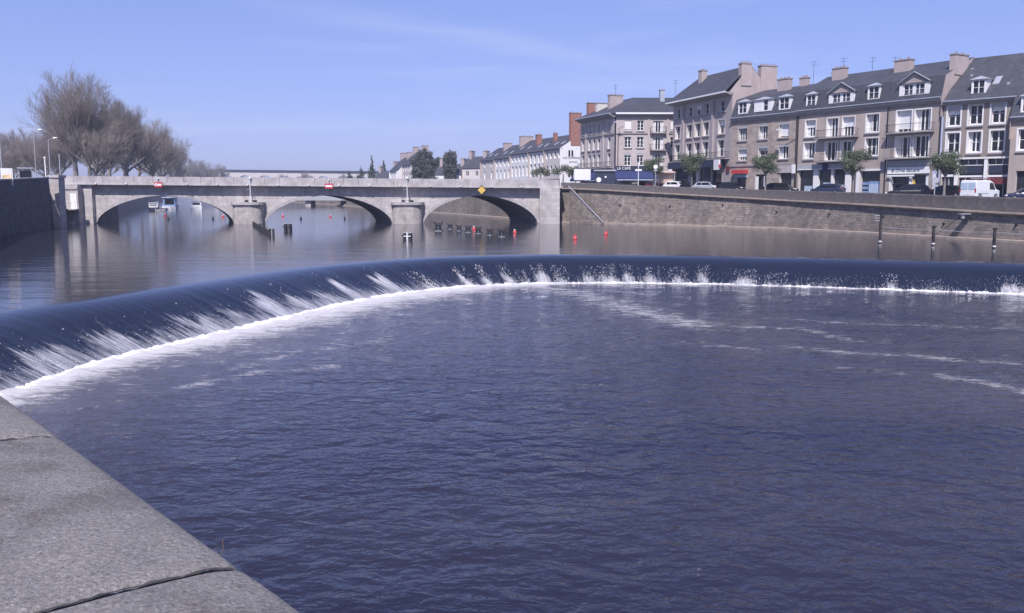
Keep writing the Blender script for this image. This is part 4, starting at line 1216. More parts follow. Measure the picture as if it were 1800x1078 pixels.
def facade(fr, x0, x1, z0, z1, ops, mat, name='wall'):
    X_ = sorted(set([x0, x1] + [v for o in ops for v in o[:2]]))
    Z_ = sorted(set([z0, z1] + [v for o in ops for v in o[2:4]]))
    mb = MB()
    for a, b in zip(X_, X_[1:]):
        for c, d in zip(Z_, Z_[1:]):
            mx, mz = (a + b) / 2, (c + d) / 2
            if any(o[0] < mx < o[1] and o[2] < mz < o[3] for o in ops): continue
            mb.poly((a, 0, c), (b, 0, c), (b, 0, d), (a, 0, d))
    return mb.build(name, mat, fr.root, loc=tuple(fr.loc), rz=fr.rz)

def window(fr, x0, x1, z0, z1, reveal, band=0.10, depth=0.55, cols=2, rows=3, shutter=0.0, sill=True, guard=False, curtain=False, name='window', frame_mat=None, box=False):
    w, h = x1 - x0, z1 - z0
    mb = MB()
    d = depth
    mb.poly((0, 0, 0), (0, d, 0), (0, d, h), (0, 0, h))
    mb.poly((w, d, 0), (w, 0, 0), (w, 0, h), (w, d, h))
    mb.poly((0, 0, h), (0, d, h), (w, d, h), (w, 0, h))
    mb.poly((0, d, 0), (0, 0, 0), (w, 0, 0), (w, d, 0))
    if band > 0:
        t = 0.03
        for (a, b, c, e) in ((-band, 0.0, -band, h + band), (w, w + band, -band, h + band), (0.0, w, h, h + band), (0.0, w, -band, 0.0)):
            mb.box(a, b, -t, -0.002, c, e)
    o = mb.build(name, reveal, fr.root, loc=fr.put(x0, 0, z0), rz=fr.rz)
    MB().poly((0, d - 0.005, 0), (w, d - 0.005, 0), (w, d - 0.005, h), (0, d - 0.005, h)).build('pane', K['window_glass'], o)
    fm = frame_mat or K['white_paint']
    mb = MB(); ya, yb = d - 0.075, d - 0.012
    e = 0.075
    mb.box(0.002, e, ya, yb, 0.002, h - 0.002); mb.box(w - e, w - 0.002, ya, yb, 0.002, h - 0.002)
    mb.box(e, w - e, ya, yb, h - e, h - 0.002); mb.box(e, w - e, ya, yb, 0.002, e * 1.3)
    for k in range(1, cols):
        c = w * k / cols; mb.box(c - 0.065, c + 0.065, ya - 0.01, yb - 0.005, e * 1.3, h - e)
    for k in range(1, rows):
        c = h * k / rows; mb.box(e, w - e, ya + 0.02, yb - 0.012, c - 0.022, c + 0.022)
    mb.build('frame', fm, o)
    if sill: MB().box(-0.14, w + 0.14, -0.16, -0.004 if band > 0 else 0.0, -0.17 - band, -0.02 - band if band > 0 else -0.001).build('sill', K['cornice_stone'], o)
    if shutter > 0:
        mb = MB(); zb = h * (1 - shutter); n = max(3, int(h * shutter / 0.13))
        for k in range(n):
            c0 = zb + (h - zb) * k / n; c1 = zb + (h - zb) * (k + 1) / n - 0.012
            mb.box(0.03, w - 0.03, ya - 0.10, ya - 0.03, c0, c1)
        mb.build('roller_shutter', K['white_paint'], o)
    if box:
        MB().box(0.0, w, 0.02, d - 0.08, h - 0.32, h - 0.003).build('shutter_box', K['grey_paint'], o)
    if curtain:
        for k in (0, 1):
            a = e if k == 0 else w - e - w * 0.20
            MB().box(a, a + w * 0.20, yb - 0.006, yb - 0.001 + 0.004, e * 1.3, h - e).build('curtain', K['curtain'], o)
    if guard:
        mb = MB(); gh = 0.42 if guard is True else guard
        for z in (0.08, gh): mb.tube((0, 0.03, z), (w, 0.03, z), 0.018, n=4)
        n = int(w / 0.14)
        for k in range(n + 1): mb.tube((w * k / n, 0.03, 0.08), (w * k / n, 0.03, gh), 0.009, n=3, cap=False)
        mb.build('guard_rail', K['iron'], o)
    return o

def balcony(fr, x0, x1, z, depth=0.95, solid=False):
    o = MB().box(0, x1 - x0, -depth, -0.002, -0.16, 0.0).build('balcony', K['cornice_stone'], fr.root, loc=fr.put(x0, 0, z), rz=fr.rz)
    w = x1 - x0; mb = MB(); y = -depth + 0.06
    for zz in (0.08, 0.95):
        mb.tube((0.02, y, zz), (w - 0.02, y, zz), 0.025, n=5); mb.tube((0.02, y, zz), (0.02, -0.02, zz), 0.02, n=5); mb.tube((w - 0.02, y, zz), (w - 0.02, -0.02, zz), 0.02, n=5)
    n = int(w / 0.16)
    for k in range(n + 1): mb.tube((0.02 + (w - 0.04) * k / n, y, 0.0), (0.02 + (w - 0.04) * k / n, y, 0.95), 0.011, n=3, cap=False)
    for k in range(5):
        for xx in (0.02, w - 0.02): mb.tube((xx, y + (depth - 0.1) * k / 5, 0.0), (xx, y + (depth - 0.1) * k / 5, 0.95), 0.011, n=3, cap=False)
    mb.build('railing', K['iron'], o)
    return o

def roof_prof(fr, prof, x0, x1, mat, name='roof'):
    mb = MB()
    for (a, b) in zip(prof, prof[1:]):
        mb.poly((x0, a[0], a[1]), (x1, a[0], a[1]), (x1, b[0], b[1]), (x0, b[0], b[1]))
    return mb.build(name, mat, fr.root, loc=tuple(fr.loc), rz=fr.rz)

def end_wall(fr, prof, x, zb, mat, flip=False):
    pts_ = [(x, prof[0][0], zb)] + [(x, y, z) for y, z in prof] + [(x, prof[-1][0], zb)]
    if flip: pts_ = pts_[::-1]
    return MB().poly(*pts_).build('gable_wall', mat, fr.root, loc=tuple(fr.loc), rz=fr.rz)

def chimney(fr, x0, x1, y0, y1, z0, z1, mat, pots=3):
    w, d, h = x1 - x0, y1 - y0, z1 - z0
    mb = MB(); mb.box(0, w, 0, d, 0, h)
    o = mb.build('chimney', mat, fr.root, loc=fr.put(x0, y0, z0), rz=fr.rz)
    MB().box(-0.08, w + 0.08, -0.08, d + 0.08, h, h + 0.14).build('chimney_cap', K['cornice_stone'], o)
    long_x = w > d
    for k in range(pots):
        t = (k + 0.5) / pots
        c = (w * t, d / 2, h + 0.14) if long_x else (w / 2, d * t, h + 0.14)
        MB().lathe([(0.12, 0), (0.10, 0.04), (0.09, 0.20), (0.11, 0.24)], 8, c).build('chimney_pot', K['terracotta'], o)
    return o

def aerial(fr, x, y, z, h=2.2):
    mb = MB(); mb.tube((0, 0, 0), (0, 0, h), 0.025, n=5)
    for k, zz in enumerate((h - 0.1, h - 0.55)):
        mb.tube((-0.5, 0, zz), (0.5, 0, zz), 0.014, n=4)
        for j in range(-3, 4): mb.tube((j * 0.15, -0.22, zz), (j * 0.15, 0.22, zz), 0.008, n=3)
    mb.build('aerial', K['iron'], fr.root, loc=fr.put(x, y, z), rz=fr.rz + 0.4)

def dormer(fr, x0, x1, z0, z1, y=-0.26, depth=2.2, style='hip', cols=2, panes=None, shutter=0.0):
    """a dormer window standing in the roof"""
    w, h = x1 - x0, z1 - z0
    b = 0.16 if w < 2.5 else 0.62
    mb = MB()
    for (a, c, e, g) in ((0, b, 0, h), (w - b, w, 0, h), (b, w - b, h - 0.14, h), (b, w - b, 0, 0.14)):
        mb.box(a, c, 0, 0.12, e, g)
    mb.poly((0, 0.12, 0), (0, 0.12, h), (0, depth, h), (0, depth, 0))
    mb.poly((w, 0.12, h), (w, 0.12, 0), (w, depth, 0), (w, depth, h))
    o = mb.build('dormer', K['white_reveal'], fr.root, loc=fr.put(x0, y, z0), rz=fr.rz)
    MB().poly((b, 0.11, 0.14), (w - b, 0.11, 0.14), (w - b, 0.11, h - 0.14), (b, 0.11, h - 0.14)).build('pane', K['window_glass'], o)
    mb = MB(); e = 0.06
    mb.box(b, b + e, 0.03, 0.09, 0.14, h - 0.14); mb.box(w - b - e, w - b, 0.03, 0.09, 0.14, h - 0.14)
    n = cols
    for k in range(1, n):
        c = b + (w - 2 * b) * k / n; t = 0.22 if (w > 2.5 and k == n // 2) else 0.05
        mb.box(c - t, c + t, 0.02, 0.085, 0.14, h - 0.14)
    mb.box(b, w - b, 0.035, 0.08, 0.14 + (h - 0.28) * 0.5, 0.18 + (h - 0.28) * 0.5)
    mb.build('frame', K['white_paint'], o)
    if shutter:
        MB().box(b + e, w / 2 - 0.05, -0.0, 0.02, 0.16, h - 0.16).build('roller_shutter', K['white_paint'], o)
    ov = 0.22
    if style == 'hip':
        rh = 0.42
        top = [(w / 2, 0.35, h + rh), (w / 2, depth + 0.8, h + rh)]
        mb = MB()
        A, B_, C_, D_ = (-ov, -ov, h), (w + ov, -ov, h), (w + ov, depth + 0.4, h), (-ov, depth + 0.4, h)
        mb.poly(A, B_, top[0]); mb.poly(B_, C_, top[1], top[0]); mb.poly(D_, A, top[0], top[1]); mb.poly(D_, C_, B_, A)
        mb.build('dormer_roof', K['zinc'], o)
    else:
        rh = 1.25
        mb = MB()
        F0 = [(-ov, -0.12, h), (w + ov, -0.12, h), (w / 2, -0.12, h + rh)]
        F1 = [(-ov, depth + 1.4, h), (w + ov, depth + 1.4, h), (w / 2, depth + 1.4, h + rh)]
        mb.poly(*F0); mb.poly(F0[1], F1[1], F1[2], F0[2]); mb.poly(F1[0], F0[0], F0[2], F1[2])
        mb.build('dormer_roof', K['slate'], o)
        q = 0.32 * w
        MB().prism([(w * 0.5 - q, -0.22, h + 0.02), (w * 0.5 + q, -0.22, h + 0.02), (w / 2, -0.22, h + 0.62)], [(w * 0.5 - q, -0.13, h + 0.02), (w * 0.5 + q, -0.13, h + 0.02), (w / 2, -0.13, h + 0.62)]).build('pediment', K['gable_render'], o)
        for sg in (0, 1):
            a = F0[sg]; bq = F0[2]
            MB().tube(Vector(a) + Vector((0, -0.03, 0.05)), Vector(bq) + Vector((0, -0.03, 0.05)), 0.07, n=5).build('verge', K['zinc'], o)
    return o

def lettering(fr, text, x, y, z, size, mat, parent=None, sx=1.0, name='lettering', shear=0.0):
    cu = bpy.data.curves.new('lettering', 'FONT'); cu.body = text; cu.size = size; cu.extrude = 0.012; cu.shear = shear
    cu.resolution_u = 2
    tmp = bpy.data.objects.new('tmp_text', cu); COL.objects.link(tmp)
    dg = bpy.context.evaluated_depsgraph_get(); dg.update()
    me = bpy.data.meshes.new_from_object(tmp.evaluated_get(dg))
    bpy.data.objects.remove(tmp); me.name = 'lettering'
    me.transform(Matrix.Rotation(math.pi / 2, 4, 'X')); me.transform(Matrix.Diagonal((sx, 1, 1, 1)))
    me.materials.clear(); me.materials.append(mat)
    if parent is not None:
        return link(name, me, parent, (x, y, z))
    return link(name, me, fr.root, fr.put(x, y, z), fr.rz)

def slab_part(fr, name, mat, x0, x1, y0, y1, z0, z1, parent=None):
    return MB().box(0, x1 - x0, 0, y1 - y0, 0, z1 - z0).build(name, mat, parent or fr.root, loc=fr.put(x0, y0, z0) if parent is None else (x0, y0, z0), rz=fr.rz if parent is None else 0)

def cornice(fr, x0, x1, z0, z1, out=0.45, gutter=True, gh=0.12, gm='zinc'):
    mb = MB(); mb.ext_x([(0.0, z0), (-out * 0.45, z0), (-out * 0.6, z0 + (z1 - z0) * 0.4), (-out, z0 + (z1 - z0) * 0.55), (-out, z1), (0.2, z1)][::-1], x0, x1)
    mb.build('cornice', K['cornice_stone'], fr.root, loc=tuple(fr.loc), rz=fr.rz)
    if gutter:
        MB().box(x0, x1, -out - 0.13, -out - 0.001, z1 - gh + 0.10, z1 + 0.10).build('gutter', K[gm], fr.root, loc=tuple(fr.loc), rz=fr.rz)

def downpipe(fr, x, z0, z1):
    MB().tube((0, 0, 0), (0, 0, z1 - z0), 0.07, n=7).build('downpipe', K['iron'], fr.root, loc=fr.put(x, -0.10, z0), rz=fr.rz)

def shop(fr, x0, x1, z0, z1, glass=True, posts=(), post_mat=None, depth=0.45, name='shopfront'):
    """a glazed front set back under the fascia"""
    w, h = x1 - x0, z1 - z0
    mb = MB(); d = depth
    mb.poly((0, 0, 0), (0, d, 0), (0, d, h), (0, 0, h)); mb.poly((w, d, 0), (w, 0, 0), (w, 0, h), (w, d, h)); mb.poly((0, 0, h), (0, d, h), (w, d, h), (w, 0, h))
    o = mb.build(name, K['stone_reveal'], fr.root, loc=fr.put(x0, 0, z0), rz=fr.rz)
    MB().poly((0, d, 0), (w, d, 0), (w, d, h), (0, d, h)).build('shop_window', K['shop_glass'], o)
    for p in posts:
        MB().box(p[0] - x0, p[1] - x0, 0.02, d - 0.01, 0, h - 0.003).build('pillar', post_mat or K['white_reveal'], o)
    return o

# ---------------------------------------------------------------- middle pair under one mansard roof
DC = (0.52, -0.854); PC = (38.87, 122.0)
def along(P, D, u): return (P[0] + D[0] * u, P[1] + D[1] * u)
MANS = [(-0.40, 15.2), (0.20, 17.75), (5.6, 20.15), (10.5, 17.9), (11.0, 14.0)]

# house with the two small dormers and blue garage door
C1, rC1 = house('shop_house', 'taupe house with blue garage door and two balconies, left of the lettered sign', PC, DC, 3.75, 'building', 'shop houses along the right quay')
w1 = [(1.27, 3.0, 11.75, 13.91), (4.8, 6.61, 11.48, 13.92), (7.24, 9.09, 11.48, 13.91), (10.78, 12.65, 11.8, 14.0)]
w2 = [(1.15, 3.08, 8.85, 10.93), (4.68, 6.57, 8.45, 10.87), (7.15, 9.0, 8.45, 10.87), (10.82, 12.70, 8.9, 11.06)]
so = [(0.45, 9.6, 2.7, 7.35), (10.3, 13.2, 2.7, 6.95)]
facade(C1, 0, 14.0, 2.7, 14.62, w1 + w2 + so, K['render_brown'])
window(C1, *w1[0], K['white_reveal'], cols=4, rows=1, shutter=0.45, guard=True, curtain=True)
window(C1, *w1[1], K['white_reveal'], cols=4, rows=1, sill=False, curtain=True)
window(C1, *w1[2], K['white_reveal'], cols=4, rows=1, sill=False, shutter=0.50)
window(C1, *w1[3], K['white_reveal'], cols=3, rows=1, guard=True, curtain=True)
window(C1, *w2[0], K['white_reveal'], cols=4, rows=1, guard=True, curtain=True)
window(C1, *w2[1], K['white_reveal'], cols=3, rows=1, sill=False)
window(C1, *w2[2], K['white_reveal'], cols=3, rows=1, sill=False)
window(C1, *w2[3], K['white_reveal'], cols=3, rows=2, guard=True)
balcony(C1, 3.54, 9.83, 11.45); balcony(C1, 3.6, 9.83, 8.40)
slab_part(C1, 'balcony_panel', K['render_brown'], 3.62, 4.5, -0.93, -0.86, 8.45, 9.4)
cornice(C1, 0, 14.0, 14.62, 15.2)
roof_prof(C1, MANS, 0, 14.0, K['slate'])
dormer(C1, 1.44, 3.11, 15.63, 17.27); dormer(C1, 10.99, 12.73, 15.73, 17.4)
dormer(C1, 5.11, 9.06, 15.7, 17.0, style='pediment', cols=4)
chimney(C1, 2.3, 4.2, 3.6, 4.5, 18.6, 20.75, K['gable_render'], 3); chimney(C1, 0.3, 1.4, 6.0, 6.8, 18.8, 20.6, K['gable_render'], 3)
chimney(C1, 11.8, 13.95, 3.5, 4.5, 18.4, 20.6, K['gable_render'], 2)
aerial(C1, 1.4, 7, 20.5); aerial(C1, 6.4, 6.5, 19.5, 2.6); aerial(C1, 9.8, 6.5, 19.5, 2.2)
downpipe(C1, 13.92, 3.8, 14.6); downpipe(C1, 0.12, 3.8, 14.6)
s_ = shop(C1, 0.45, 9.6, 2.7, 7.35, posts=((2.9, 3.7), (5.8, 6.1), (8.0, 8.7)))
slab_part(C1, 'fascia', K['grey_paint'], 0.3, 9.8, -0.14, -0.003, 7.35, 8.05)
slab_part(C1, 'hanging_sign', K['blue_awning'], 4.6, 5.4, -0.30, -0.15, 7.15, 8.1)
slab_part(C1, 'fascia_moulding', K['white_reveal'], 0.3, 9.8, -0.20, -0.142, 7.32, 7.42)
slab_part(C1, 'door_surround', K['white_reveal'], 9.75, 10.25, -0.08, -0.003, 2.7, 7.0)
slab_part(C1, 'lintel', K['white_reveal'], 10.2, 13.5, -0.12, -0.003, 7.0, 7.22)
g = shop(C1, 10.3, 13.2, 2.7, 6.95, depth=0.5, name='garage_opening')
MB().box(1.05, 2.80, 0.38, 0.44, 0, 3.0).build('garage_door', K['blue_door'], g)
mb = MB()
for k in range(6): mb.box(1.08 + 0.29 * k, 1.33 + 0.29 * k, 0.36, 0.379, 0.05, 2.6 + 0.12 * (k % 2))
mb.build('door_boards', K['pale_blue'], g)
for k in range(4): MB().box(0.1, 0.95, 0.40, 0.46, 0.9 + 0.55 * k, 1.25 + 0.55 * k).build('side_panel', K['blue_door'], g)
for (a, b, c, e) in ((1.2, 2.5, 4.2, 5.2), (4.3, 5.6, 4.2, 5.6), (6.5, 7.6, 4.4, 5.3)):
    slab_part(C1, 'poster', K['pale_blue'], a, b, 0.36, 0.42, c, e)

# house with the lettered sign
PC2 = along(PC, DC, 14.02)
C2, rC2 = house('shop_house', 'taupe house with lettered white shop sign below two long balconies', PC2, DC, 3.7, 'building', 'shop houses along the right quay')
w1 = [(1.06, 3.09, 11.52, 14.07), (3.52, 5.56, 11.52, 14.04)]; w2 = [(1.12, 3.1, 8.5, 10.98), (3.5, 5.45, 8.5, 10.98)]
so = [(0.5, 5.75, 2.7, 6.35), (6.2, 6.9, 2.7, 6.9)]
facade(C2, 0, 7.0, 2.7, 14.62, w1 + w2 + so, K['render_taupe'])
window(C2, *w1[0], K['white_reveal'], cols=3, rows=1, sill=False, shutter=0.85, band=0.14); window(C2, *w1[1], K['white_reveal'], cols=4, rows=1, sill=False, curtain=True, band=0.14)
window(C2, *w2[0], K['white_reveal'], cols=3, rows=1, sill=False, curtain=True, band=0.14); window(C2, *w2[1], K['white_reveal'], cols=3, rows=1, sill=False, band=0.14)
balcony(C2, 0.13, 6.2, 11.48); balcony(C2, 0.10, 6.0, 8.45)
slab_part(C2, 'balcony_panel', K['render_taupe'], 0.15, 1.0, -0.93, -0.86, 8.5, 9.6)
cornice(C2, 0.004, 7.0, 14.62, 15.2)
roof_prof(C2, MANS, 0.004, 7.02, K['slate'])
end_wall(C2, MANS, 7.03, 13.0, K['gable_render'])
dormer(C2, 1.40, 5.36, 15.7, 17.15, style='pediment', cols=4)
chimney(C2, 6.40, 7.12, 1.7, 4.3, 17.9, 20.15, K['gable_render'], 2)
downpipe(C2, 6.92, 3.8, 14.6)
shop(C2, 0.5, 5.75, 2.7, 6.35, posts=((0.5, 0.75), (3.2, 3.5), (5.4, 5.75)))
slab_part(C2, 'upper_fascia', K['grey_paint'], 0.25, 6.05, -0.10, -0.003, 7.45, 8.15)
sg = slab_part(C2, 'shop_sign', K['white_paint'], 0.3, 5.9, -0.20, -0.11, 6.55, 7.35)
lettering(C2, '& Orne Saluere', 0.55, -0.012, 0.22, 0.52, K['navy_panel'], parent=sg, sx=1.15, shear=0.25)
slab_part(C2, 'awning_box', K['white_paint'], 0.35, 4.0, -0.34, -0.21, 6.22, 6.42)
slab_part(C2, 'window_display', K['yellow_paint'], 3.25, 3.8, 0.30, 0.38, 4.6, 5.9)
slab_part(C2, 'door_panel', K['white_paint'], 6.25, 6.85, 0.05, 0.12, 2.7, 6.5)

# ---------------------------------------------------------------- stone house with three dormers
DD = (0.5, -0.866); PD = (32.58, 132.89)
Dh, rD = house('shop_house', 'brown stone house with a red awning and three small dormers', PD, DD, 4.15, 'building', 'shop houses along the right quay')
w1 = [(1.32, 3.1, 11.84, 13.9), (5.37, 7.11, 11.84, 13.95), (9.15, 10.98, 11.87, 13.96)]
w2 = [(1.42, 3.2, 8.94, 10.86), (5.40, 7.2, 8.9, 10.9), (9.26, 11.08, 8.95, 10.91)]
so = [(1.2, 3.2, 3.2, 7.0), (5.0, 7.2, 3.2, 6.9), (9.6, 11.8, 3.2, 7.0)]
facade(Dh, 0, 12.6, 3.2, 14.55, w1 + w2 + so, K['house_stone'])
for k, (q, st_) in enumerate(zip(w1 + w2, [dict(cols=4, rows=1), dict(cols=4, rows=1, curtain=True), dict(shutter=0.9, cols=2), dict(shutter=0.72, cols=4, rows=1), dict(shutter=0.3), dict(cols=4, rows=1, curtain=True)])):
    window(Dh, *q, K['stone_reveal'], band=0.0, box=True, guard=(k in (0, 1, 3)), **st_)
cornice(Dh, 0, 12.6, 14.55, 15.12)
PRD = [(-0.4, 15.12), (0.75, 17.9), (5.2, 19.4), (9.5, 17.9), (10, 14)]
roof_prof(Dh, PRD, 0.0, 12.6, K['slate'])
dormer(Dh, 1.41, 3.25, 15.66, 17.35); dormer(Dh, 4.59, 7.85, 15.7, 17.35, cols=2, shutter=0.5); dormer(Dh, 9.24, 11.19, 15.64, 17.35)
chimney(Dh, 5.6, 7.6, 3.1, 4.0, 18.0, 20.3, K['gable_render'], 3); chimney(Dh, 8.3, 9.5, 4.6, 5.4, 18.6, 20.3, K['gable_render'], 3)
aerial(Dh, 9.4, 6.2, 19.3, 3.4)
downpipe(Dh, 12.45, 4.2, 14.5)
slab_part(Dh, 'band_course', K['cornice_stone'], 0, 12.4, -0.14, -0.003, 8.1, 8.34)
for q in so: shop(Dh, *q, posts=())
slab_part(Dh, 'awning', K['red_paint'], 0.9, 3.6, -0.75, -0.003, 7.05, 7.6)
slab_part(Dh, 'shop_sign', K['pale_blue'], 1.0, 3.5, -0.16, -0.003, 6.5, 7.04)
slab_part(Dh, 'shop_sign', K['render_pink'], 9.3, 12.1, -0.12, -0.003, 7.02, 8.05)
slab_part(Dh, 'door_leaf', K['white_paint'], 5.1, 5.5, 0.10, 0.2, 3.2, 6.6); slab_part(Dh, 'door_leaf', K['white_paint'], 6.6, 7.0, 0.10, 0.2, 3.2, 6.6)
slab_part(Dh, 'wall_box', K['white_paint'], 12.15, 12.58, -0.45, -0.16, 6.9, 8.1)
# street lamp fixed to the house corner
mb = MB(); p = Vector((0, 0, 0))
mb.tube((0, 0, 0), (-0.5, -0.9, 1.0), 0.05, n=6); mb.tube((-0.5, -0.9, 1.0), (-1.1, -1.6, 1.2), 0.045, n=6)
o = mb.build('lamp_arm', K['galvanised'], rD, loc=Dh.put(12.3, -0.05, 11.6))
MB().box(-1.75, -1.0, -1.95, -1.45, 1.15, 1.32).build('lamp_head', K['white_paint'], o)

# ---------------------------------------------------------------- right-hand house
DB = (0.656, -0.755); PB = (49.89, 103.91)
B_, rB = house('shop_house', 'taupe house with six white-framed windows behind the white van', PB, DB, 3.6, 'building', 'shop houses along the right quay')
w1 = [(0.45, 1.89, 11.9, 14.03), (2.79, 4.25, 11.94, 14.06), (5.17, 6.62, 11.95, 14.08)]
w2 = [(0.51, 1.96, 8.84, 11.08), (2.86, 4.31, 8.84, 11.1), (5.25, 6.7, 8.84, 11.12)]
so = [(0.15, 1.65, 2.6, 6.9), (2.07, 4.85, 2.6, 8.0), (5.21, 7.4, 2.6, 8.0)]
facade(B_, 0, 7.7, 2.6, 14.2, w1 + w2 + so, K['render_umber'])
for k, q in enumerate(w1): window(B_, *q, K['white_reveal'], band=0.15, depth=0.55, cols=2, rows=2, shutter=(0.42, 0.0, 0.38)[k], guard=True, box=(k != 1))
for k, q in enumerate(w2): window(B_, *q, K['white_reveal'], band=0.15, depth=0.55, cols=2, rows=2, guard=(k != 1), curtain=(k == 1))
cornice(B_, 0.0, 7.9, 14.15, 14.6, 0.55)
PRB = [(-0.5, 14.6), (5.4, 20.0), (11, 14.6)]
roof_prof(B_, PRB, 0.05, 8.2, K['slate'])
end_wall(B_, PRB, 8.19, 10, K['gable_render'])
dormer(B_, 2.75, 4.32, 15.08, 16.9, y=0.35, depth=2.2)
for (xx, yy) in ((1.3, 3.9), (1.7, 2.9), (6.3, 1.3)):
    zz = 14.6 + (yy + 0.5) * 0.873
    MB().box(-0.14, 0.14, -0.10, 0.25, -0.05, 0.24).build('roof_vent', K['zinc'], rB, loc=B_.put(xx, yy, zz), rz=B_.rz)
mb = MB(); mb.box(-0.35, 0.35, -0.5, 0.5, 0, 0.10); mb.v = [(v[0], v[1], v[2] + v[1] * 0.873) for v in mb.v]
mb.build('roof_light', K['zinc'], rB, loc=B_.put(4.9, 1.9, 16.75), rz=B_.rz)
downpipe(B_, 7.58, 3.6, 14.1)
slab_part(B_, 'lintel', K['white_reveal'], 1.7, 7.5, -0.22, -0.003, 8.05, 8.22)
for a, b in ((2.07, 4.85), (5.21, 7.4)):
    s_ = shop(B_, a, b, 2.6, 8.0, depth=0.40); w = b - a
    MB().box(0, w, 0.20, 0.39, 3.85, 4.62).build('sign_panel', K['navy_panel'], s_)
    MB().box(0, w, 0.16, 0.38, 3.42, 3.62).build('awning_rail', K['white_paint'], s_)
    MB().box(0, w, 0.22, 0.38, 4.72, 4.80).build('transom_rail', K['white_paint'], s_)
    for k in range(1, 3): MB().box(w * k / 3 - 0.04, w * k / 3 + 0.04, 0.22, 0.38, 4.80, 5.38).build('transom_bar', K['white_paint'], s_)
    for k in range(2): MB().box(w * (k + 0.5) / 2 - 0.05, w * (k + 0.5) / 2 + 0.05, 0.24, 0.38, 0, 3.42).build('mullion', K['grey_paint'], s_)
slab_part(B_, 'pillar', K['white_reveal'], 1.68, 2.06, -0.16, -0.003, 2.6, 8.04); slab_part(B_, 'pillar', K['white_reveal'], 4.86, 5.20, -0.16, -0.003, 2.6, 8.04)
s_ = shop(B_, 0.15, 1.65, 2.6, 6.9); MB().box(0, 1.5, 0.1, 0.4, 3.5, 3.75).build('awning_rail', K['white_paint'], s_)
MB().box(0.7, 0.8, 0.3, 0.43, 0, 3.5).build('door_leaf', K['grey_paint'], s_)
slab_part(B_, 'red_panel', K['maroon'], 5.25, 7.35, -0.02, 0.05, 5.2, 5.95)

# house cut off by the right edge of the picture
PA = along(PB, DB, 7.75); PA = (PA[0] - 0.755 * 1.1, PA[1] - 0.656 * 1.1)
A_, rA = house('shop_house', 'house with a low mansard roof cut off by the right edge of the picture', PA, DB, 3.5, 'building', 'shop houses along the right quay')
w1 = [(0.75, 2.1, 8.85, 11.05), (3.0, 4.4, 8.85, 11.05), (5.3, 6.7, 8.85, 11.05)]
facade(A_, 0, 9, 2.6, 11.9, w1 + [(0.8, 4.0, 2.6, 6.6), (4.6, 8.0, 2.6, 6.6)], K['render_brown'])
for q in w1: window(A_, *q, K['white_reveal'], band=0.15, depth=0.55, rows=2)
shop(A_, 0.8, 4.0, 2.6, 6.6); shop(A_, 4.6, 8.0, 2.6, 6.6)
cornice(A_, 0, 9, 11.85, 12.3, 0.5)
PRA = [(-0.45, 12.3), (0.7, 15.1), (5.4, 17.0), (11, 12)]
roof_prof(A_, PRA, 0, 9, K['slate']); end_wall(A_, PRA, 8.99, 10, K['gable_render']); end_wall(A_, PRA, 0.01, 10, K['gable_render'])
dormer(A_, 0.9, 2.2, 12.8, 14.5); dormer(A_, 5.0, 6.4, 12.8, 14.5)
mb = MB(); mb.poly((0, 0, 2.6), (0, 8, 2.6), (0, 8, 12), (0, 0, 12)); mb.build('gable_wall', K['render_brown'], rA, loc=tuple(A_.loc))

# ---------------------------------------------------------------- tall corner building with the bare gable
DE = (0.30, -0.954); PE = (27.02, 150.56)
E_, rE = house('corner_building', 'tall grey building with pilasters and bare chimneyed gable rising over the stone house', PE, DE, 4.4, 'building')
LE = 18.4
cols_ = [(0.8, 2.6), (4.7, 6.6), (7.4, 9.3), (10.0, 11.9), (14.6, 16.6)]
ops = [(a, b, 16.5, 18.05) for a, b in cols_] + [(a, b, 13.15, 15.2) for a, b in cols_] + [(a, b, 9.75, 12.2) for a, b in cols_]
so = [(0.8, 5.6, 3.4, 8.3), (6.2, 11.0, 3.4, 8.3), (12.6, 16.0, 3.4, 8.3)]
facade(E_, 0, LE, 3.4, 18.7, ops + so, K['render_grey'])
for k, q in enumerate(ops): window(E_, *q, K['stone_reveal'], band=0.06, depth=0.50, cols=2, rows=2, shutter=0.4 if k % 7 == 2 else 0, sill=True)
for x in (3.7, 13.1): slab_part(E_, 'pilaster', K['render_grey'], x - 0.3, x + 0.3, -0.28, -0.003, 9.5, 18.4)
for x in (7.1, 9.65): slab_part(E_, 'pilaster', K['render_grey'], x - 0.18, x + 0.18, -0.16, -0.003, 9.5, 15.9)
slab_part(E_, 'band_course', K['cornice_stone'], 0, LE, -0.18, -0.003, 15.95, 16.15) if False else None
cornice(E_, -0.3, LE + 0.05, 18.65, 19.05, 1.25, gh=0.22, gm='white_paint')
balcony(E_, 0.2, LE - 0.3, 9.45, 0.8)
mb = MB()
A0, A1 = (-0.75, 19.05), (6.2, 23.9)
mb.poly((-0.6, -1.3, 19.05), (LE, -1.3, 19.05), (LE, 2.9, 23.05), (3.6, 2.9, 23.05))
mb.poly((3.6, 2.9, 23.05), (LE, 2.9, 23.05), (LE, 7.4, 18.6), (-0.6, 7.4, 18.6))
mb.poly((-0.6, 7.4, 18.6), (-0.6, -1.3, 19.05), (3.6, 2.9, 23.05))
mb.build('roof', K['slate'], rE, loc=tuple(E_.loc))
MB().poly((LE - 0.02, 0.0, 3.4), (LE - 0.02, 7.3, 3.4), (LE - 0.02, 7.3, 18.65), (LE - 0.02, 2.9, 23.0), (LE - 0.02, -0.6, 19.0), (LE - 0.02, 0, 18.9)).build('gable_wall', K['gable_render'], rE, loc=tuple(E_.loc))
MB().poly((0.0, 0, 3.4), (0.0, 0, 18.9), (0.0, 7.3, 18.6), (0.0, 7.3, 3.4)).build('gable_wall', K['gable_render'], rE, loc=tuple(E_.loc))
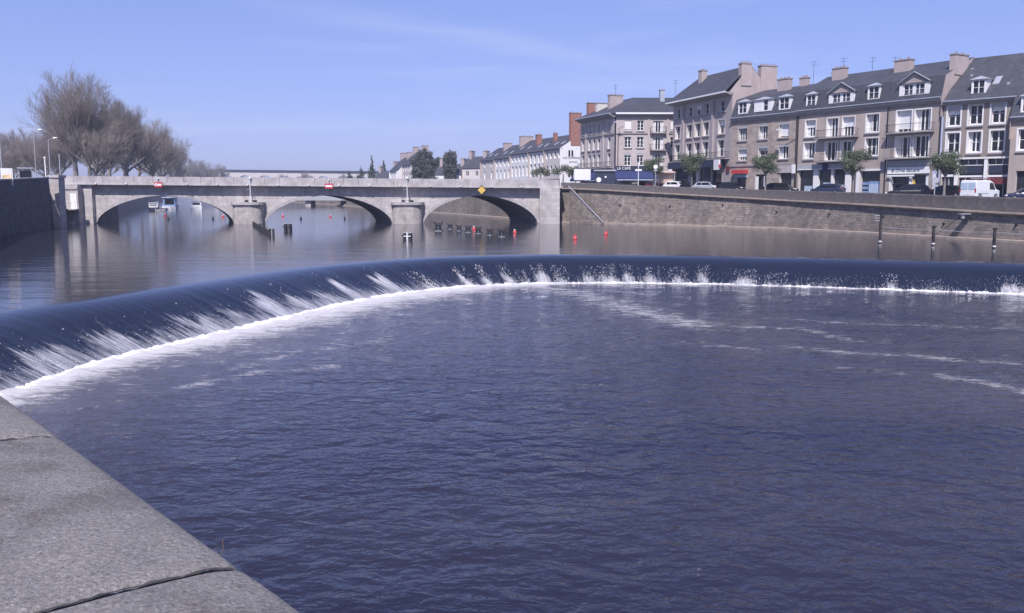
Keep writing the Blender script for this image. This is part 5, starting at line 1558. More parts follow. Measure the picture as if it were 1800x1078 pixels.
chimney(E_, LE - 0.8, LE + 0.12, 1.35, 3.05, 20.0, 23.15, K['gable_render'], 4)
chimney(E_, LE - 0.8, LE + 0.12, 4.65, 7.4, 18.0, 22.95, K['gable_render'], 5)
chimney(E_, 5.2, 6.3, 1.6, 2.6, 21.0, 23.7, K['gable_render'], 2)
shop(E_, 0.8, 5.6, 3.4, 8.3); shop(E_, 6.2, 11.0, 3.4, 8.3, posts=((8.3, 8.8),)); shop(E_, 12.6, 16.0, 3.4, 8.3)
slab_part(E_, 'canopy', K['navy_panel'], 0.1, LE - 1.5, -0.9, -0.003, 8.2, 9.25)
slab_part(E_, 'shop_panel', K['navy_panel'], 11.0, 12.6, -0.2, -0.003, 3.4, 8.18)
bs = slab_part(E_, 'box_sign', K['white_paint'], 16.1, 17.6, -1.5, -1.25, 7.7, 9.2)
MB().box(1.52, 1.75, 0.0, 0.2, 0.3, 0.8).build('sign_end', K['red_paint'], bs)
slab_part(E_, 'shop_sign', K['maroon'], 17.5, 18.3, -0.2, -0.003, 7.4, 8.2)

# ---------------------------------------------------------------- pink corner building with the café
PF = (18.11, 156.0)
F_, rF = house('corner_building', 'pale pink corner building with a dark blue café awning', PF, (1.0, 0.02), 4.85, 'building')
cols_ = [(1.49, 2.65), (3.67, 4.83), (9.5, 10.6)]
ops = []
for z0, z1 in ((15.0, 16.75), (12.1, 13.93), (9.0, 11.09)): ops += [(a, b, z0, z1) for a, b in cols_]
fw = [(6.42, 8.25, 14.7, 16.7), (6.42, 8.25, 11.75, 13.95), (6.42, 8.25, 8.9, 11.1)]
so = [(1.0, 5.4, 3.9, 6.6), (6.2, 10.4, 3.9, 6.9)]
facade(F_, 0, 13.0, 3.9, 17.5, ops + fw + so, K['render_pink'])
for k, q in enumerate(ops): window(F_, *q, K['stone_reveal'], band=0.0, depth=0.30, cols=2, rows=3, shutter=0.86 if k in (0, 2) else 0.0, box=(k > 5))
for q in fw: window(F_, *q, K['stone_reveal'], band=0.0, depth=0.30, cols=4, rows=1, sill=False, curtain=True)
balcony(F_, 5.9, 8.7, 14.68, 0.7); balcony(F_, 5.9, 8.7, 11.73, 0.7)
slab_part(F_, 'band_course', K['cornice_stone'], 0.05, 5.5, -0.18, -0.003, 14.45, 14.68); slab_part(F_, 'band_course', K['cornice_stone'], 9.2, 12.9, -0.18, -0.003, 14.45, 14.68)
for x in (5.65, 9.0): slab_part(F_, 'pilaster', K['render_pink'], x - 0.16, x + 0.16, -0.12, -0.003, 8.9, 17.4)
for a, b in ((1.2, 3.0), (3.4, 5.1)): slab_part(F_, 'panel_course', K['render_white'], a, b, -0.05, -0.003, 14.0, 14.06)
cornice(F_, -0.2, 13.0, 17.35, 17.95, 0.7, gh=0.26, gm='white_paint')
fl_ang = math.atan2(-0.94, 0.34) - math.atan2(0.02, 1.0)
FLf = Frame(rF, (-4.9, 13.55, -4.85), fl_ang)
colsL = [(0.7, 1.8), (3.5, 4.7), (5.5, 6.7), (7.5, 8.7), (11.7, 12.9)]
opsL = []
for z0, z1 in ((15.0, 16.6), (12.0, 13.95), (9.0, 11.2)): opsL += [(a, b, z0, z1) for a, b in colsL]
facade(FLf, 0, 14.4, 3.9, 17.5, opsL + [(1, 6, 3.9, 6.6), (7, 13, 3.9, 6.6)], K['render_pink'])
for q in opsL: window(FLf, *q, K['stone_reveal'], band=0.0, depth=0.34, cols=2, rows=2)
slab_part(FLf, 'band_course', K['cornice_stone'], 0, 14.4, -0.18, -0.003, 14.40, 14.66)
slab_part(FLf, 'pilaster', K['render_pink'], 9.8, 10.2, -0.18, -0.003, 8.7, 17.0); slab_part(FLf, 'pilaster', K['render_pink'], 2.5, 2.8, -0.18, -0.003, 8.7, 17.0)
cornice(FLf, 0, 14.6, 17.35, 17.95, 1.15, gh=0.2)
balcony(FLf, 0.2, 14.0, 8.75, 0.8)
shop(FLf, 1, 6, 3.9, 6.6); shop(FLf, 7, 13, 3.9, 6.6); shop(F_, *so[0]); shop(F_, *so[1])
zz = -4.85
mb = MB()
EA, EB, EC = (-6.0, 13.2, 17.95 + zz), (-0.95, -0.72, 17.95 + zz), (13.0, -0.5, 17.95 + zz)
R1, R2, R3 = (3.7, 6.3, 21.3 + zz), (13.0, 6.5, 21.3 + zz), (1.2, 13.6, 21.1 + zz)
E2, E3, E4 = (13.0, 13, 17.95 + zz), (8.5, 13, 17.95 + zz), (6.6, 19, 17.95 + zz)
mb.poly(EB, EC, R2, R1); mb.poly(EA, EB, R1, R3); mb.poly(R1, R2, E2, E3); mb.poly(R3, R1, E3, E4); mb.poly(EA, R3, E4)
mb.build('roof', K['slate'], rF)
MB().poly((-4.9, 13.55, -0.9), (6.5, 18, -0.9), (6.5, 18, 12.8), (-4.9, 13.55, 12.8)).build('wall', K['render_pink'], rF)
chimney(FLf, 8.2, 9.2, 1.6, 4.2, 18.6, 21.6, K['gable_render'], 3); chimney(FLf, 3.9, 4.7, 1.2, 3.6, 18.3, 20.6, K['render_cream'], 0); chimney(FLf, 0.0, 0.9, 1.2, 4.0, 18.0, 21.0, K['brick_red'], 0)
chimney(F_, 8.4, 9.2, 4.4, 5.6, 20.4, 22.4, K['zinc'], 0)
aerial(FLf, 6.5, 4, 20.3, 3.5); aerial(F_, 11.5, 6.4, 21.8, 2.6)
downpipe(F_, 0.35, 8.6, 14.4)
aw = MB(); aw.ext_x([(0.0, 8.1), (-0.35, 8.1), (-2.2, 6.85), (-2.2, 6.4), (-2.1, 6.4), (-2.1, 6.75), (0.0, 7.5)][::-1], -0.3, 8.2); aw = aw.build('awning', K['blue_awning'], rF, loc=tuple(F_.loc))
fs_ = slab_part(F_, 'fascia', K['navy_panel'], -0.3, 8.2, -0.50, -0.30, 8.15, 8.92)
lettering(F_, 'LE CAFÉ', 0.5, -0.014, 0.14, 0.66, K['white_paint'], parent=fs_, sx=1.0)
MB().box(0.0, 8.0, -2.25, -2.205, 6.42, 6.58).build('awning_edge', K['pale_blue'], aw)
aw = MB(); aw.ext_x([(0.0, 8.1), (-0.35, 8.1), (-2.2, 6.85), (-2.2, 6.4), (-2.1, 6.4), (-2.1, 6.75), (0.0, 7.5)][::-1], 0.3, 14.2); aw = aw.build('awning', K['blue_awning'], rF, loc=tuple(FLf.loc), rz=FLf.rz)
MB().box(7.0, 12.0, -2.25, -2.205, 6.42, 6.54).build('awning_edge', K['pale_blue'], aw)
for z in (6.0, 7.6): slab_part(F_, 'box_sign', K['white_paint'], 9.2, 10.5, -0.9, -0.7, z, z + 1.1)
# wall lamp
mb = MB(); mb.tube((0, 0, 0), (-0.4, -0.8, 1.3), 0.04, n=5); mb.tube((-0.4, -0.8, 1.3), (0.5, -1.4, 1.7), 0.04, n=5)
mb.build('lamp_arm', K['iron'], rF, loc=F_.put(0.7, -0.05, 14.0))

# ---------------------------------------------------------------- row of low white houses beyond the bridge
DG = (0.361, -0.933); PG = (-8.2, 238.36)
def row_house(u0, u1, eave, ridge, wall, n, lab, z_rows, chim=(), name='row_house', light=True):
    P = along(PG, DG, u0); L_ = u1 - u0
    fr, r = house(name, lab, P, DG, 5.0, 'house', 'low white houses beyond the bridge')
    ops = []
    for z0, z1 in z_rows:
        for k in range(n):
            c = L_ * (k + 0.5) / n; ww = min(0.55, L_ / n * 0.28); ops.append((c - ww, c + ww, z0, z1))
    so = [(0.6, L_ - 0.6, 4.2, 7.3)]
    facade(fr, 0, L_ - 0.01, 4.2, eave - 0.25, ops + so, wall)
    for q in ops: window(fr, *q, K['white_reveal'], band=0.0, depth=0.35, cols=2, rows=2, sill=False)
    shop(fr, *so[0])
    cornice(fr, 0, L_ - 0.01, eave - 0.3, eave, 0.16)
    pr = [(-0.4, eave), (4.8, ridge), (10, eave)]
    roof_prof(fr, pr, 0, L_ - 0.01, K['slate'])
    end_wall(fr, pr, L_ - 0.012, 4.2, K['render_white'])
    end_wall(fr, pr, 0.002, 4.2, K['gable_render'])
    for (a, b, c, d, z0, z1, m) in chim: chimney(fr, a, b, c, d, z0, z1, m, 2)
    if light:
        for k in range(2):
            xx = L_ * (0.3 + 0.4 * k); yy = 1.6; sl = (ridge - eave) / 5.2
            mb = MB(); mb.box(-0.4, 0.4, -0.5, 0.5, 0.03, 0.12); mb.v = [(v[0], v[1], v[2] + v[1] * sl) for v in mb.v]
            mb.build('roof_light', K['zinc'], r, loc=fr.put(xx, yy, eave + (yy + 0.4) * sl), rz=fr.rz)
    return fr, r
row_house(0, 10.6, 12.75, 16.2, K['render_cream'], 2, 'leftmost cream house of the low row beyond the bridge', ((11.0, 12.3), (8.0, 9.9)), ((9.2, 10.0, 2.8, 5.0, 14.5, 16.9, K['gable_render']),))
row_house(10.6, 21.9, 12.9, 16.4, K['render_white'], 4, 'second house from the left in the low white row beyond the bridge', ((10.9, 12.5), (7.9, 10.0)), ((10.3, 11.1, 2.6, 5.0, 14.5, 17.2, K['gable_render']),))
row_house(21.9, 33.7, 13.55, 17.0, K['render_white'], 5, 'third house from the left in the low white row beyond the bridge', ((11.6, 13.0), (8.2, 10.6)), ((0.1, 0.9, 2.2, 5.6, 14.9, 17.9, K['gable_render']), (10.7, 12.0, 2.0, 3.2, 14.5, 17.6, K['brick_red'])))
row_house(33.7, 43.0, 13.6, 17.0, K['render_white'], 4, 'tall-windowed white house, second from the right in the low row beyond the bridge', ((11.0, 13.1), (8.0, 10.8)), ((7.8, 8.6, 2.6, 3.4, 15.2, 17.4, K['brick_red']),))
fr, r = row_house(43.0, 51.9, 13.7, 17.0, K['render_cream'], 4, 'end house of the low row, with white lettered gable and huge red brick chimney', ((11.7, 13.2), (8.6, 10.2)), ((8.0, 8.97, 2.1, 4.6, 14.3, 21.1, K['brick_red']),), name='end_house')
GE = Frame(r, fr.put(8.895, 0, 5.0), fr.rz + math.pi / 2)
lettering(GE, 'AUX CHAMPIONS', 0.3, -0.02, 6.5, 0.62, K['navy_panel'], sx=0.8); lettering(GE, 'BOUTIQUE', 1.8, -0.02, 5.7, 0.42, K['navy_panel'], sx=0.9)
for a in (1.6, 2.3): MB().box(0, 0.42, -0.03, -0.003, 0, 1.3).build('window', K['window_glass'], r, loc=GE.put(a, 0, 7.0), rz=GE.rz)
GE2 = [MB().box(0, 0.42, -0.03, -0.003, 0, 1.6).build('window', K['window_glass'], r, loc=GE.put(a, 0, 2.6), rz=GE.rz) for a in (1.6, 2.3)]

# ---------------------------------------------------------------- scattered houses further upstream
def small_house(px_x, y, rz, L_, dep, base, eave, ridge, wall, lab, rows=2, n=3, chim=True, name='far_house'):
    fr = Frame(empty(name, (px_x, y, base), rz), (0, 0, -base)); r = fr.root
    tag(r, lab, 'house', 'houses among trees on the far right bank')
    ops = []
    for j in range(rows):
        z0 = base + 1.2 + j * (eave - base - 0.8) / rows
        for k in range(n):
            c = L_ * (k + 0.5) / n; ops.append((c - 0.5, c + 0.5, z0, z0 + 1.5))
    facade(fr, 0, L_, base - 1, eave, ops, wall)
    for q in ops: window(fr, *q, K['white_reveal'], band=0.0, depth=0.2, cols=2, rows=1, sill=False)
    pr = [(-0.35, eave), (dep / 2, ridge), (dep + 0.35, eave)]
    roof_prof(fr, pr, -0.3, L_ + 0.3, K['slate'])
    end_wall(fr, pr, L_, base - 1, wall); end_wall(fr, pr, 0.0, base - 1, wall)
    if chim:
        chimney(fr, 0.3, 1.2, dep / 2 - 1, dep / 2 + 1, ridge - 1.0, ridge + 1.5, K['gable_render'], 2); chimney(fr, L_ - 1.3, L_ - 0.2, dep / 2 - 1, dep / 2 + 1, ridge - 1.0, ridge + 1.4, K['gable_render'], 2)
    return fr, r
small_house(-35.2, 286.0, RAD(-68.9), 12, 9, 5.2, 13.0, 17.3, K['render_cream'], 'tall cream slate-roofed house whose gable end is smothered in ivy', rows=3, n=4)
small_house(-41.0, 300.0, RAD(-68.9), 10, 9, 5.2, 11.5, 16.0, K['render_white'], 'white house with slate roof behind the ivy-clad one', rows=2, n=3)
small_house(-23.0, 268, RAD(-20), 8.5, 7, 5.2, 9.8, 13.0, K['render_white'], 'white house with small roof right of the ivy, next to the low row', rows=1, n=2)
small_house(-14.5, 262, RAD(-30), 6.5, 8, 5.2, 11.5, 15.0, K['render_cream'], 'narrow cream house with brick chimney squeezed against the low row', rows=2, n=2)
small_house(-51.0, 330, RAD(-25), 9, 7, 5.2, 9.5, 12.5, K['render_white'], 'small white house furthest left among the trees', rows=1, n=2)
small_house(-45.0, 322, RAD(-40), 6, 7, 5.2, 9.0, 14.0, K['render_white'], 'small white gabled house left of the tall slate-roofed house', rows=1, n=2)

# ================================================================== TREES
def bare_tree_meshes(seed, H_, spread, trunk_h, lean=0.0, nl=7):
    """a leafless plane tree: (trunk and limbs, twigs)"""
    R_ = random.Random(seed)
    tr, tw = MB(), MB()
    def bez(p, d, ln, r0, r1, n, mb, ns, curl):
        q = p.copy(); dd = d.copy(); out = [(q.copy(), r0)]
        for k in range(n):
            dd = (dd + Vector((R_.uniform(-curl, curl), R_.uniform(-curl, curl), R_.uniform(-curl, curl) + curl * 0.55))).normalized()
            q2 = q + dd * ln / n
            ra = r0 + (r1 - r0) * k / n; rb_ = r0 + (r1 - r0) * (k + 1) / n
            mb.tube(q, q2, ra, rb_, ns, cap=False)
            q = q2; out.append((q.copy(), rb_))
        return out, dd
    def rand_dir(d, ang):
        a = d.orthogonal().normalized(); a.rotate(Matrix.Rotation(R_.uniform(0, 6.283), 3, d))
        return (d * math.cos(ang) + a * math.sin(ang)).normalized()
    def grow(p, d, ln, r, lev):
        RX = 0.40 if seed == 3 else 0.50
        if lev >= 2 and (p.x / (RX * H_)) ** 2 + (p.y / (RX * H_)) ** 2 + ((p.z - 0.55 * H_) / (0.42 * H_)) ** 2 > 1: return
        n = {0: 4, 1: 4, 2: 3, 3: 2}.get(lev, 2)
        mb = tr if lev <= 1 else tw
        ns = {0: 7, 1: 6, 2: 4}.get(lev, 3)
        out, dd = bez(p, d, ln, r, r * 0.5, n, mb, ns, 0.16 if lev < 3 else 0.24)
        if lev >= 4: return
        kids = {0: 6, 1: 6, 2: 6, 3: 5}[lev]
        for k in range(kids):
            t = 0.30 + 0.70 * (k + R_.random()) / kids
            i = min(len(out) - 2, int(t * (len(out) - 1))); f_ = t * (len(out) - 1) - i
            q = out[i][0].lerp(out[i + 1][0], min(1, f_)); rr = out[i][1]
            nd = rand_dir(dd, R_.uniform(0.35, 0.85))
            if lev < 2: nd = (nd + Vector((0, 0, 0.12))).normalized()
            grow(q, nd, ln * R_.uniform(0.42, 0.66), max(0.010, rr * 0.52), lev + 1)
        grow(out[-1][0], dd, ln * 0.6, max(0.010, out[-1][1] * 0.9), lev + 1)
    top, dd = bez(Vector((0, 0, 0)), Vector((lean, 0, 1)).normalized(), trunk_h, H_ * 0.022, H_ * 0.017, 4, tr, 9, 0.05)
    for k in range(nl):
        a = 6.283 * k / nl + R_.uniform(-0.4, 0.4)
        up = R_.uniform(0.05, 1.15)
        d = Vector((math.cos(a) * spread, math.sin(a) * spread, 0.55 + up)).normalized()
        st_ = top[-1][0] if k < 4 else top[-2][0]
        grow(st_, d, (H_ - trunk_h) * R_.uniform(0.40, 0.55), H_ * 0.0105, 0)
    grow(top[-1][0], Vector((0.05, 0, 1)), (H_ - trunk_h) * 0.55, H_ * 0.012, 0)
    return tr.mesh('trunk', K['bark'], smooth=True, uv=False), tw.mesh('crown', K['twig'], uv=False)

BARE = [bare_tree_meshes(3, 18.5, 0.95, 5.0, 0.02, 9), bare_tree_meshes(8, 16.5, 1.2, 4.0, -0.04, 8), bare_tree_meshes(21, 17.0, 1.3, 4.5, 0.05, 8)]
def bare_tree(k, x, y, s, rz, lab, grp, sz=None):
    r = empty('plane_tree', (x, y, left_z(y) - 0.1), rz)
    r.scale = (s * 1.10, s * 1.10, s * 1.06)
    link('trunk', BARE[k][0], r); link('crown', BARE[k][1], r)
    tag(r, lab, 'tree', grp)
GB = 'bare plane trees on the left bank'
TL = [(0, -73.4, 150, 1.03, 0.3, 'tallest bare plane tree, just behind the corner pylon'),
      (1, -69.5, 149, 0.72, 1.2, 'bare tree leaning over the parapet beside the tallest tree'),
      (1, -79.5, 168, 1.05, 2.0, 'second tall bare tree of the row running back from the bridge'),
      (2, -76.0, 176, 0.95, 4.0, 'third bare tree of the row running back from the bridge'),
      (0, -84.5, 187, 0.95, 5.1, 'fourth bare tree of the row running back from the bridge'),
      (1, -90.0, 207, 1.02, 3.3, 'fifth bare tree of the row running back from the bridge'),
      (2, -87.0, 216, 0.95, 0.6, 'sixth bare tree of the row, leaning to the river'),
      (2, -97.0, 232, 1.0, 2.6, 'seventh bare tree of the row running back from the bridge'),
      (0, -106.0, 262, 0.95, 1.1, 'eighth bare tree of the row running back from the bridge'),
      (1, -112.0, 285, 1.0, 4.4, 'ninth bare tree of the row running back from the bridge'),
      (2, -119.0, 305, 0.95, 5.5, 'tenth bare tree of the row running back from the bridge'),
      (0, -130.0, 342, 0.9, 2.2, 'eleventh bare tree of the row, nearly the last'),
      (1, -150.0, 400, 0.8, 0.2, 'last bare tree at the right end of the row')]
for k, x, y, s, rz, lab in TL: bare_tree(k, x, y, s, rz, lab, GB)
BK = [(1, -117, 205, 0.80, 1.0), (2, -124, 221, 0.85, 2.1), (0, -128, 236, 0.90, 3.0), (2, -112, 214, 0.85, 0.4), (1, -128, 250, 0.95, 5.0), (2, -108, 236, 0.85, 3.7),
      (0, -100, 196, 0.70, 4.5), (1, -141, 252, 0.95, 2.9), (2, -122, 262, 0.95, 1.9), (0, -104, 205, 0.80, 3.9)]
BN = ['leftmost', 'second from the left', 'third from the left', 'fourth from the left', 'fifth from the left', 'sixth from the left', 'seventh from the left', 'eighth from the left', 'ninth from the left', 'tenth from the left']
for (k, x, y, s, rz), nm in zip(sorted(BK, key=lambda q: q[1] / q[2]), BN):
    bare_tree(k, x, y, s * 0.92, rz, nm + ' of the smaller bare trees filling the back of the left bank', 'bare trees at the back of the left bank')
for (k, x, y, s, rz, lab) in ((2, -218, 610, 1.15, 0.5, 'bare tree left of the far viaduct, left one of four'), (1, -208, 600, 1.2, 2.5, 'bare tree left of the far viaduct, second of four'),
                              (0, -228, 640, 1.2, 1.5, 'bare tree left of the far viaduct, third of four'), (2, -204, 620, 1.05, 4.5, 'bare tree left of the far viaduct, right one of four')):
    bare_tree(k, x, y, s, rz, lab, 'bare trees before the far viaduct')
for (k, x, y, s, lab) in ((1, -165, 640, 0.7, 'bare tree poking above the viaduct deck, left'), (2, -148, 640, 0.8, 'bare tree poking above the viaduct deck, middle'), (0, -120, 640, 0.65, 'bare tree before the viaduct, right of the middle')):
    bare_tree(k, x, y, s, 1.0, lab, 'bare trees before the far viaduct')

def leaf_mesh(seed, clumps, n, size, mat, name='crown'):
    """leaf-sized faces spread through the clumps of a crown; clumps: (x, y, z, rx, ry, rz)"""
    r_ = np.random.RandomState(seed)
    V_, F_l = [], []
    wts = np.array([c[3] * c[4] * c[5] for c in clumps]) ** 0.7; wts /= wts.sum()
    for k in range(n):
        c = clumps[r_.choice(len(clumps), p=wts)]
        d = r_.randn(3); d /= np.linalg.norm(d)
        rad = r_.rand() ** 0.35
        p = np.array(c[:3]) + d * rad * np.array(c[3:6]) * (1 + 0.12 * r_.randn())
        a = r_.randn(3); a /= np.linalg.norm(a); b = np.cross(a, d + 0.4 * r_.randn(3)); b /= (np.linalg.norm(b) + 1e-6)
        s = size * r_.uniform(0.6, 1.4)
        i = len(V_)
        V_.extend([tuple(p - a * s), tuple(p + b * s * 0.5), tuple(p + a * s), tuple(p - b * s * 0.5)])
        F_l.append((i, i + 1, i + 2, i + 3))
    me = bpy.data.meshes.new(name); me.from_pydata(V_, [], F_l); me.materials.append(mat); me.update()
    return me

def clump_set(seed, R0, h, n, flat=0.85):
    r_ = random.Random(seed); out = []
    for k in range(n):
        a = r_.uniform(0, 6.283); q = r_.uniform(0.25, 0.95) * R0
        s = r_.uniform(0.28, 0.5) * R0
        out.append((q * math.cos(a) * 0.85, q * math.sin(a) * 0.85, h * r_.uniform(-0.5, 0.5), s, s, s * flat))
    return out
STREET = [leaf_mesh(1, clump_set(1, 2.0, 2.3, 18), 3600, 0.11, K['leaf_green']), leaf_mesh(2, clump_set(5, 2.0, 2.2, 17), 3600, 0.11, K['leaf_green'])]
def street_tree(k, x, y, zc_, s, lab):
    zb = street_z(y)
    r = empty('street_tree', (x, y, zb), rnd.uniform(0, 6))
    mb = MB(); ht = zc_ - zb
    mb.tube((0, 0, 0), (0.03, 0.02, ht * 0.6), 0.14, 0.11, 8, cap=False)
    for j in range(6):
        a = j * 1.05; mb.tube((0.03, 0.02, ht * 0.58), (math.cos(a) * 1.1 * s, math.sin(a) * 1.1 * s, ht + 0.3 * math.sin(j * 2)), 0.075, 0.03, 5, cap=False)
    mb.build('trunk', K['bark'], r)
    link('crown', STREET[k], r, (0, 0, ht), 0, (s, s, s))
    tag(r, lab, 'tree', 'small green street trees along the quay')
street_tree(0, 22.5, 141, 8.75, 0.92, 'small green tree in front of the pink corner building')
street_tree(1, 26.2, 130, 8.45, 0.95, 'small green tree in front of the tall grey corner building')
street_tree(0, 33.3, 117, 8.3, 0.92, 'small green tree in front of the brown stone house')
street_tree(1, 39.1, 102, 7.85, 0.84, 'small green tree in front of the blue garage door')
street_tree(0, 44.7, 92, 7.5, 0.84, 'small green tree left of the white van')
# greenery by the row of white houses
def plain_tree(x, y, zb, ht, clumps, n, size, mat, lab, grp, nm='broadleaf_tree', seed=3):
    r = empty(nm, (x, y, zb))
    MB().tube((0, 0, 0), (0.1, 0, ht), 0.25, 0.12, 7, cap=False).build('trunk', K['bark'], r)
    link('crown', leaf_mesh(seed, clumps, n, size, mat), r, (0, 0, 0))
    tag(r, lab, 'tree', grp)
def cone_clumps(R0, z0, z1, n, seed):
    r_ = random.Random(seed); out = []
    for k in range(n):
        t = k / (n - 1); rr = R0 * (1 - t) + 0.25
        for j in range(3): 
            a = r_.uniform(0, 6.28); out.append((math.cos(a) * rr * 0.6, math.sin(a) * rr * 0.6, z0 + (z1 - z0) * t, rr * 0.6, rr * 0.6, (z1 - z0) / n * 0.9))
    return out
plain_tree(9.8, 172, 4.9, 3.0, [(a + 0, b, c + 3.5, 1.2, 1.2, 0.8) for a, b, c in ((-1.2, 0, 0), (0.4, 0.4, 0.6), (1.6, -0.3, -0.1), (2.4, 0.3, 0.3))], 2000, 0.13, K['leaf_olive'], 'silvery olive tree before the white lettered gable', 'trees by the low white houses', seed=5)
plain_tree(5.6, 178, 4.9, 3.0, [(a, b, c + 3.3, 1.1, 1.1, 0.8) for a, b, c in ((-0.9, 0, 0), (0.3, 0.4, 0.6), (1.2, -0.3, 0.1))], 1400, 0.13, K['leaf_olive'], 'small olive tree left of the white lettered gable', 'trees by the low white houses', seed=6)
GT = 'trees on the far right bank'
plain_tree(-18.3, 262, 5.0, 9, [(x_ * 0.7, 0.5 * x_, z_, 1.0, 1.0, 2.2) for x_, z_ in ((-1.6, 6.4), (0, 7), (1.4, 6.4), (-1.3, 9.0), (0.2, 9.6), (1.7, 9.3), (-1.0, 3.5), (1.2, 3.5))], 5200, 0.24, K['leaf_dark'], 'dark upright tree with jagged top right of the ivy', GT, seed=8)
plain_tree(-22.6, 258, 5.0, 2, [(x_, 0, z_, 1.6, 1.4, 1.5) for x_, z_ in ((-1.8, 1.6), (0, 2.6), (1.6, 1.5))], 2600, 0.2, K['leaf_dark'], 'low dark bush before the small white house', GT, 'bush', seed=9)
for k, (x, y, R0, ht, lab) in enumerate(((-58.5, 345, 4.6, 9.0, 'broad dark tree furthest left on the far right bank'), (-53.5, 340, 2.2, 12.5, 'pointed conifer behind the small white houses'), (-48.6, 338, 1.7, 10.5, 'smaller conifer beside the pointed one'),
                                   (-40.0, 320, 1.8, 9.5, 'slim dark conifer left of the tall slate-roofed house'), (-64, 350, 4.0, 7.5, 'low spreading dark tree at the end of the far bridge parapet'))):
    plain_tree(x, y, 5.0, ht * 0.5, cone_clumps(R0, 1.0, ht, 8, k), 2600, 0.30, K['leaf_dark'], lab, GT, 'conifer', seed=20 + k)
# the ivy on the gable
r = empty('ivy', (-26.3, 276.5, 5.0), RAD(21))
iv = []
r_ = random.Random(5)
for k in range(130):
    u = r_.uniform(-5.0, 4.9); top = 12.4 - 0.16 * (u + 0.4) ** 2
    iv.append((u, r_.uniform(-0.9, -0.1), r_.uniform(0.3, top), 0.9, 0.6, 0.9))
link('foliage', leaf_mesh(31, iv, 17000, 0.25, K['leaf_dark'], 'foliage'), r)
MB().tube((0, 0.2, 0), (0.3, 0.3, 7), 0.2, 0.08, 6).build('stem', K['bark'], r)
tag(r, 'great dark mass of ivy covering a tall house gable beyond the bridge', 'ivy')
# far wooded ground that closes the valley
def wood(name, pts_, h, seed, lab):
    r_ = np.random.RandomState(seed); cl = []
    for x, y, z in pts_:
        for j in range(7): cl.append((x + r_.uniform(-16, 16), y + r_.uniform(-8, 8), z + h * r_.uniform(0.15, 0.75), r_.uniform(5, 9), 5, h * r_.uniform(0.25, 0.42)))
    o = link(name, leaf_mesh(seed, cl, 9000, 1.1, K['wood_far'], name)); tag(o, lab, 'wood', kind='stuff')
wood('far_wood', [(-470 + k * 26, 1000 + 6 * k, 6) for k in range(26)], 16, 41, 'brownish far wood closing the valley behind the viaduct')
mb = MB()
for k in range(24):
    x0 = -900 + k * 70; x1 = x0 + 70
    h0 = 9 + 5 * math.sin(k * 0.7) + 3 * math.sin(k * 1.9); h1 = 9 + 5 * math.sin((k + 1) * 0.7) + 3 * math.sin((k + 1) * 1.9)
    mb.poly((x0, 1180, -1), (x1, 1180, -1), (x1, 1320, h1), (x0, 1320, h0)); mb.poly((x0, 1320, h0), (x1, 1320, h1), (x1, 1560, h1 * 0.7), (x0, 1560, h0 * 0.7))
o = mb.build('hill', K['earth'], None, smooth=True); tag(o, 'low far hills at the end of the valley', 'hill', kind='structure')

# ================================================================== STREET FURNITURE, LEFT BANK
def street_lamp(x, y, zb, h, arm, lab, grp='tall street lamps on the left bank', wide=0.6):
    r = empty('street_lamp', (x, y, zb))
    MB().tube((0, 0, 0), (0, 0, h), 0.075, 0.04, 8).build('post', K['grey_paint'], r)
    MB().tube((0, 0, h), (arm, 0, h + 0.25), 0.035, 0.03, 6).build('arm', K['grey_paint'], r)
    s = 1 if arm > 0 else -1
    MB().prism([(arm, -0.16, h + 0.20), (arm + s * wide, -0.13, h + 0.30), (arm + s * wide, 0.13, h + 0.30), (arm, 0.16, h + 0.20)],
               [(arm, -0.10, h + 0.38), (arm + s * wide, -0.06, h + 0.38), (arm + s * wide, 0.06, h + 0.38), (arm, 0.10, h + 0.38)]).build('lamp_head', K['white_paint'], r)
    MB().box(-0.16, 0.16, -0.16, 0.16, 0, 0.5).build('base', K['galvanised'], r)
    tag(r, lab, 'street lamp', grp)
street_lamp(-57.2, 100, 4.6, 8.9, -0.5, 'tallest street lamp at the left edge of the picture')
street_lamp(-69.9, 135, 5.1, 7.1, 0.8, 'curved street lamp in front of the tallest tree')
street_lamp(-75.8, 142, 5.1, 8.8, 0.8, 'street lamp half hidden in the twigs left of the tallest tree')
for x, y, h, lab in ((-68.0, 130, 4.1, 'short white post with lamp left of the corner pylon'),):
    r = empty('post_lamp', (x, y, 5.1)); MB().tube((0, 0, 0), (0, 0, h), 0.09, 0.07, 8).build('post', K['white_paint'], r)
    MB().lathe([(0.06, 0), (0.15, 0.05), (0.15, 0.22), (0.05, 0.28)], 10, (0, 0, h)).build('lamp', K['white_paint'], r); tag(r, lab, 'street lamp')
for x, y, h, lab in ((-67.9, 134, 4.9, 'plain pale pole just left of the tallest tree'), (-54.4, 96, 2.2, 'short thick post at the left edge beside the poster panel'), (-53.2, 95.5, 1.7, 'thin white post between the thick post and the poster panel')):
    r = empty('pole', (x, y, 4.6 if y < 100 else 5.1)); MB().tube((0, 0, 0), (0, 0, h), 0.08, 0.07, 8).build('shaft', K['galvanised'], r)
    MB().lathe([(0.08, 0), (0.10, 0.03), (0.03, 0.08)], 8, (0, 0, h)).build('cap', K['galvanised'], r); tag(r, lab, 'pole')
r = empty('poster_panel', (-53.0, 93.5, 4.45), RAD(28))
MB().box(-0.55, 0.55, -0.10, 0.10, 0.55, 2.35).build('case', K['white_paint'], r)
MB().box(-0.44, 0.44, -0.115, -0.101, 0.68, 1.70).build('poster', K['poster'], r)
MB().box(-0.4, 0.4, -0.08, 0.08, 0, 0.55).build('foot', K['grey_paint'], r)
tag(r, 'white advertising panel with an orange picture on the left quay', 'panel')
r = empty('bus_shelter', (-65.5, 118.5, 5.1), RAD(28))
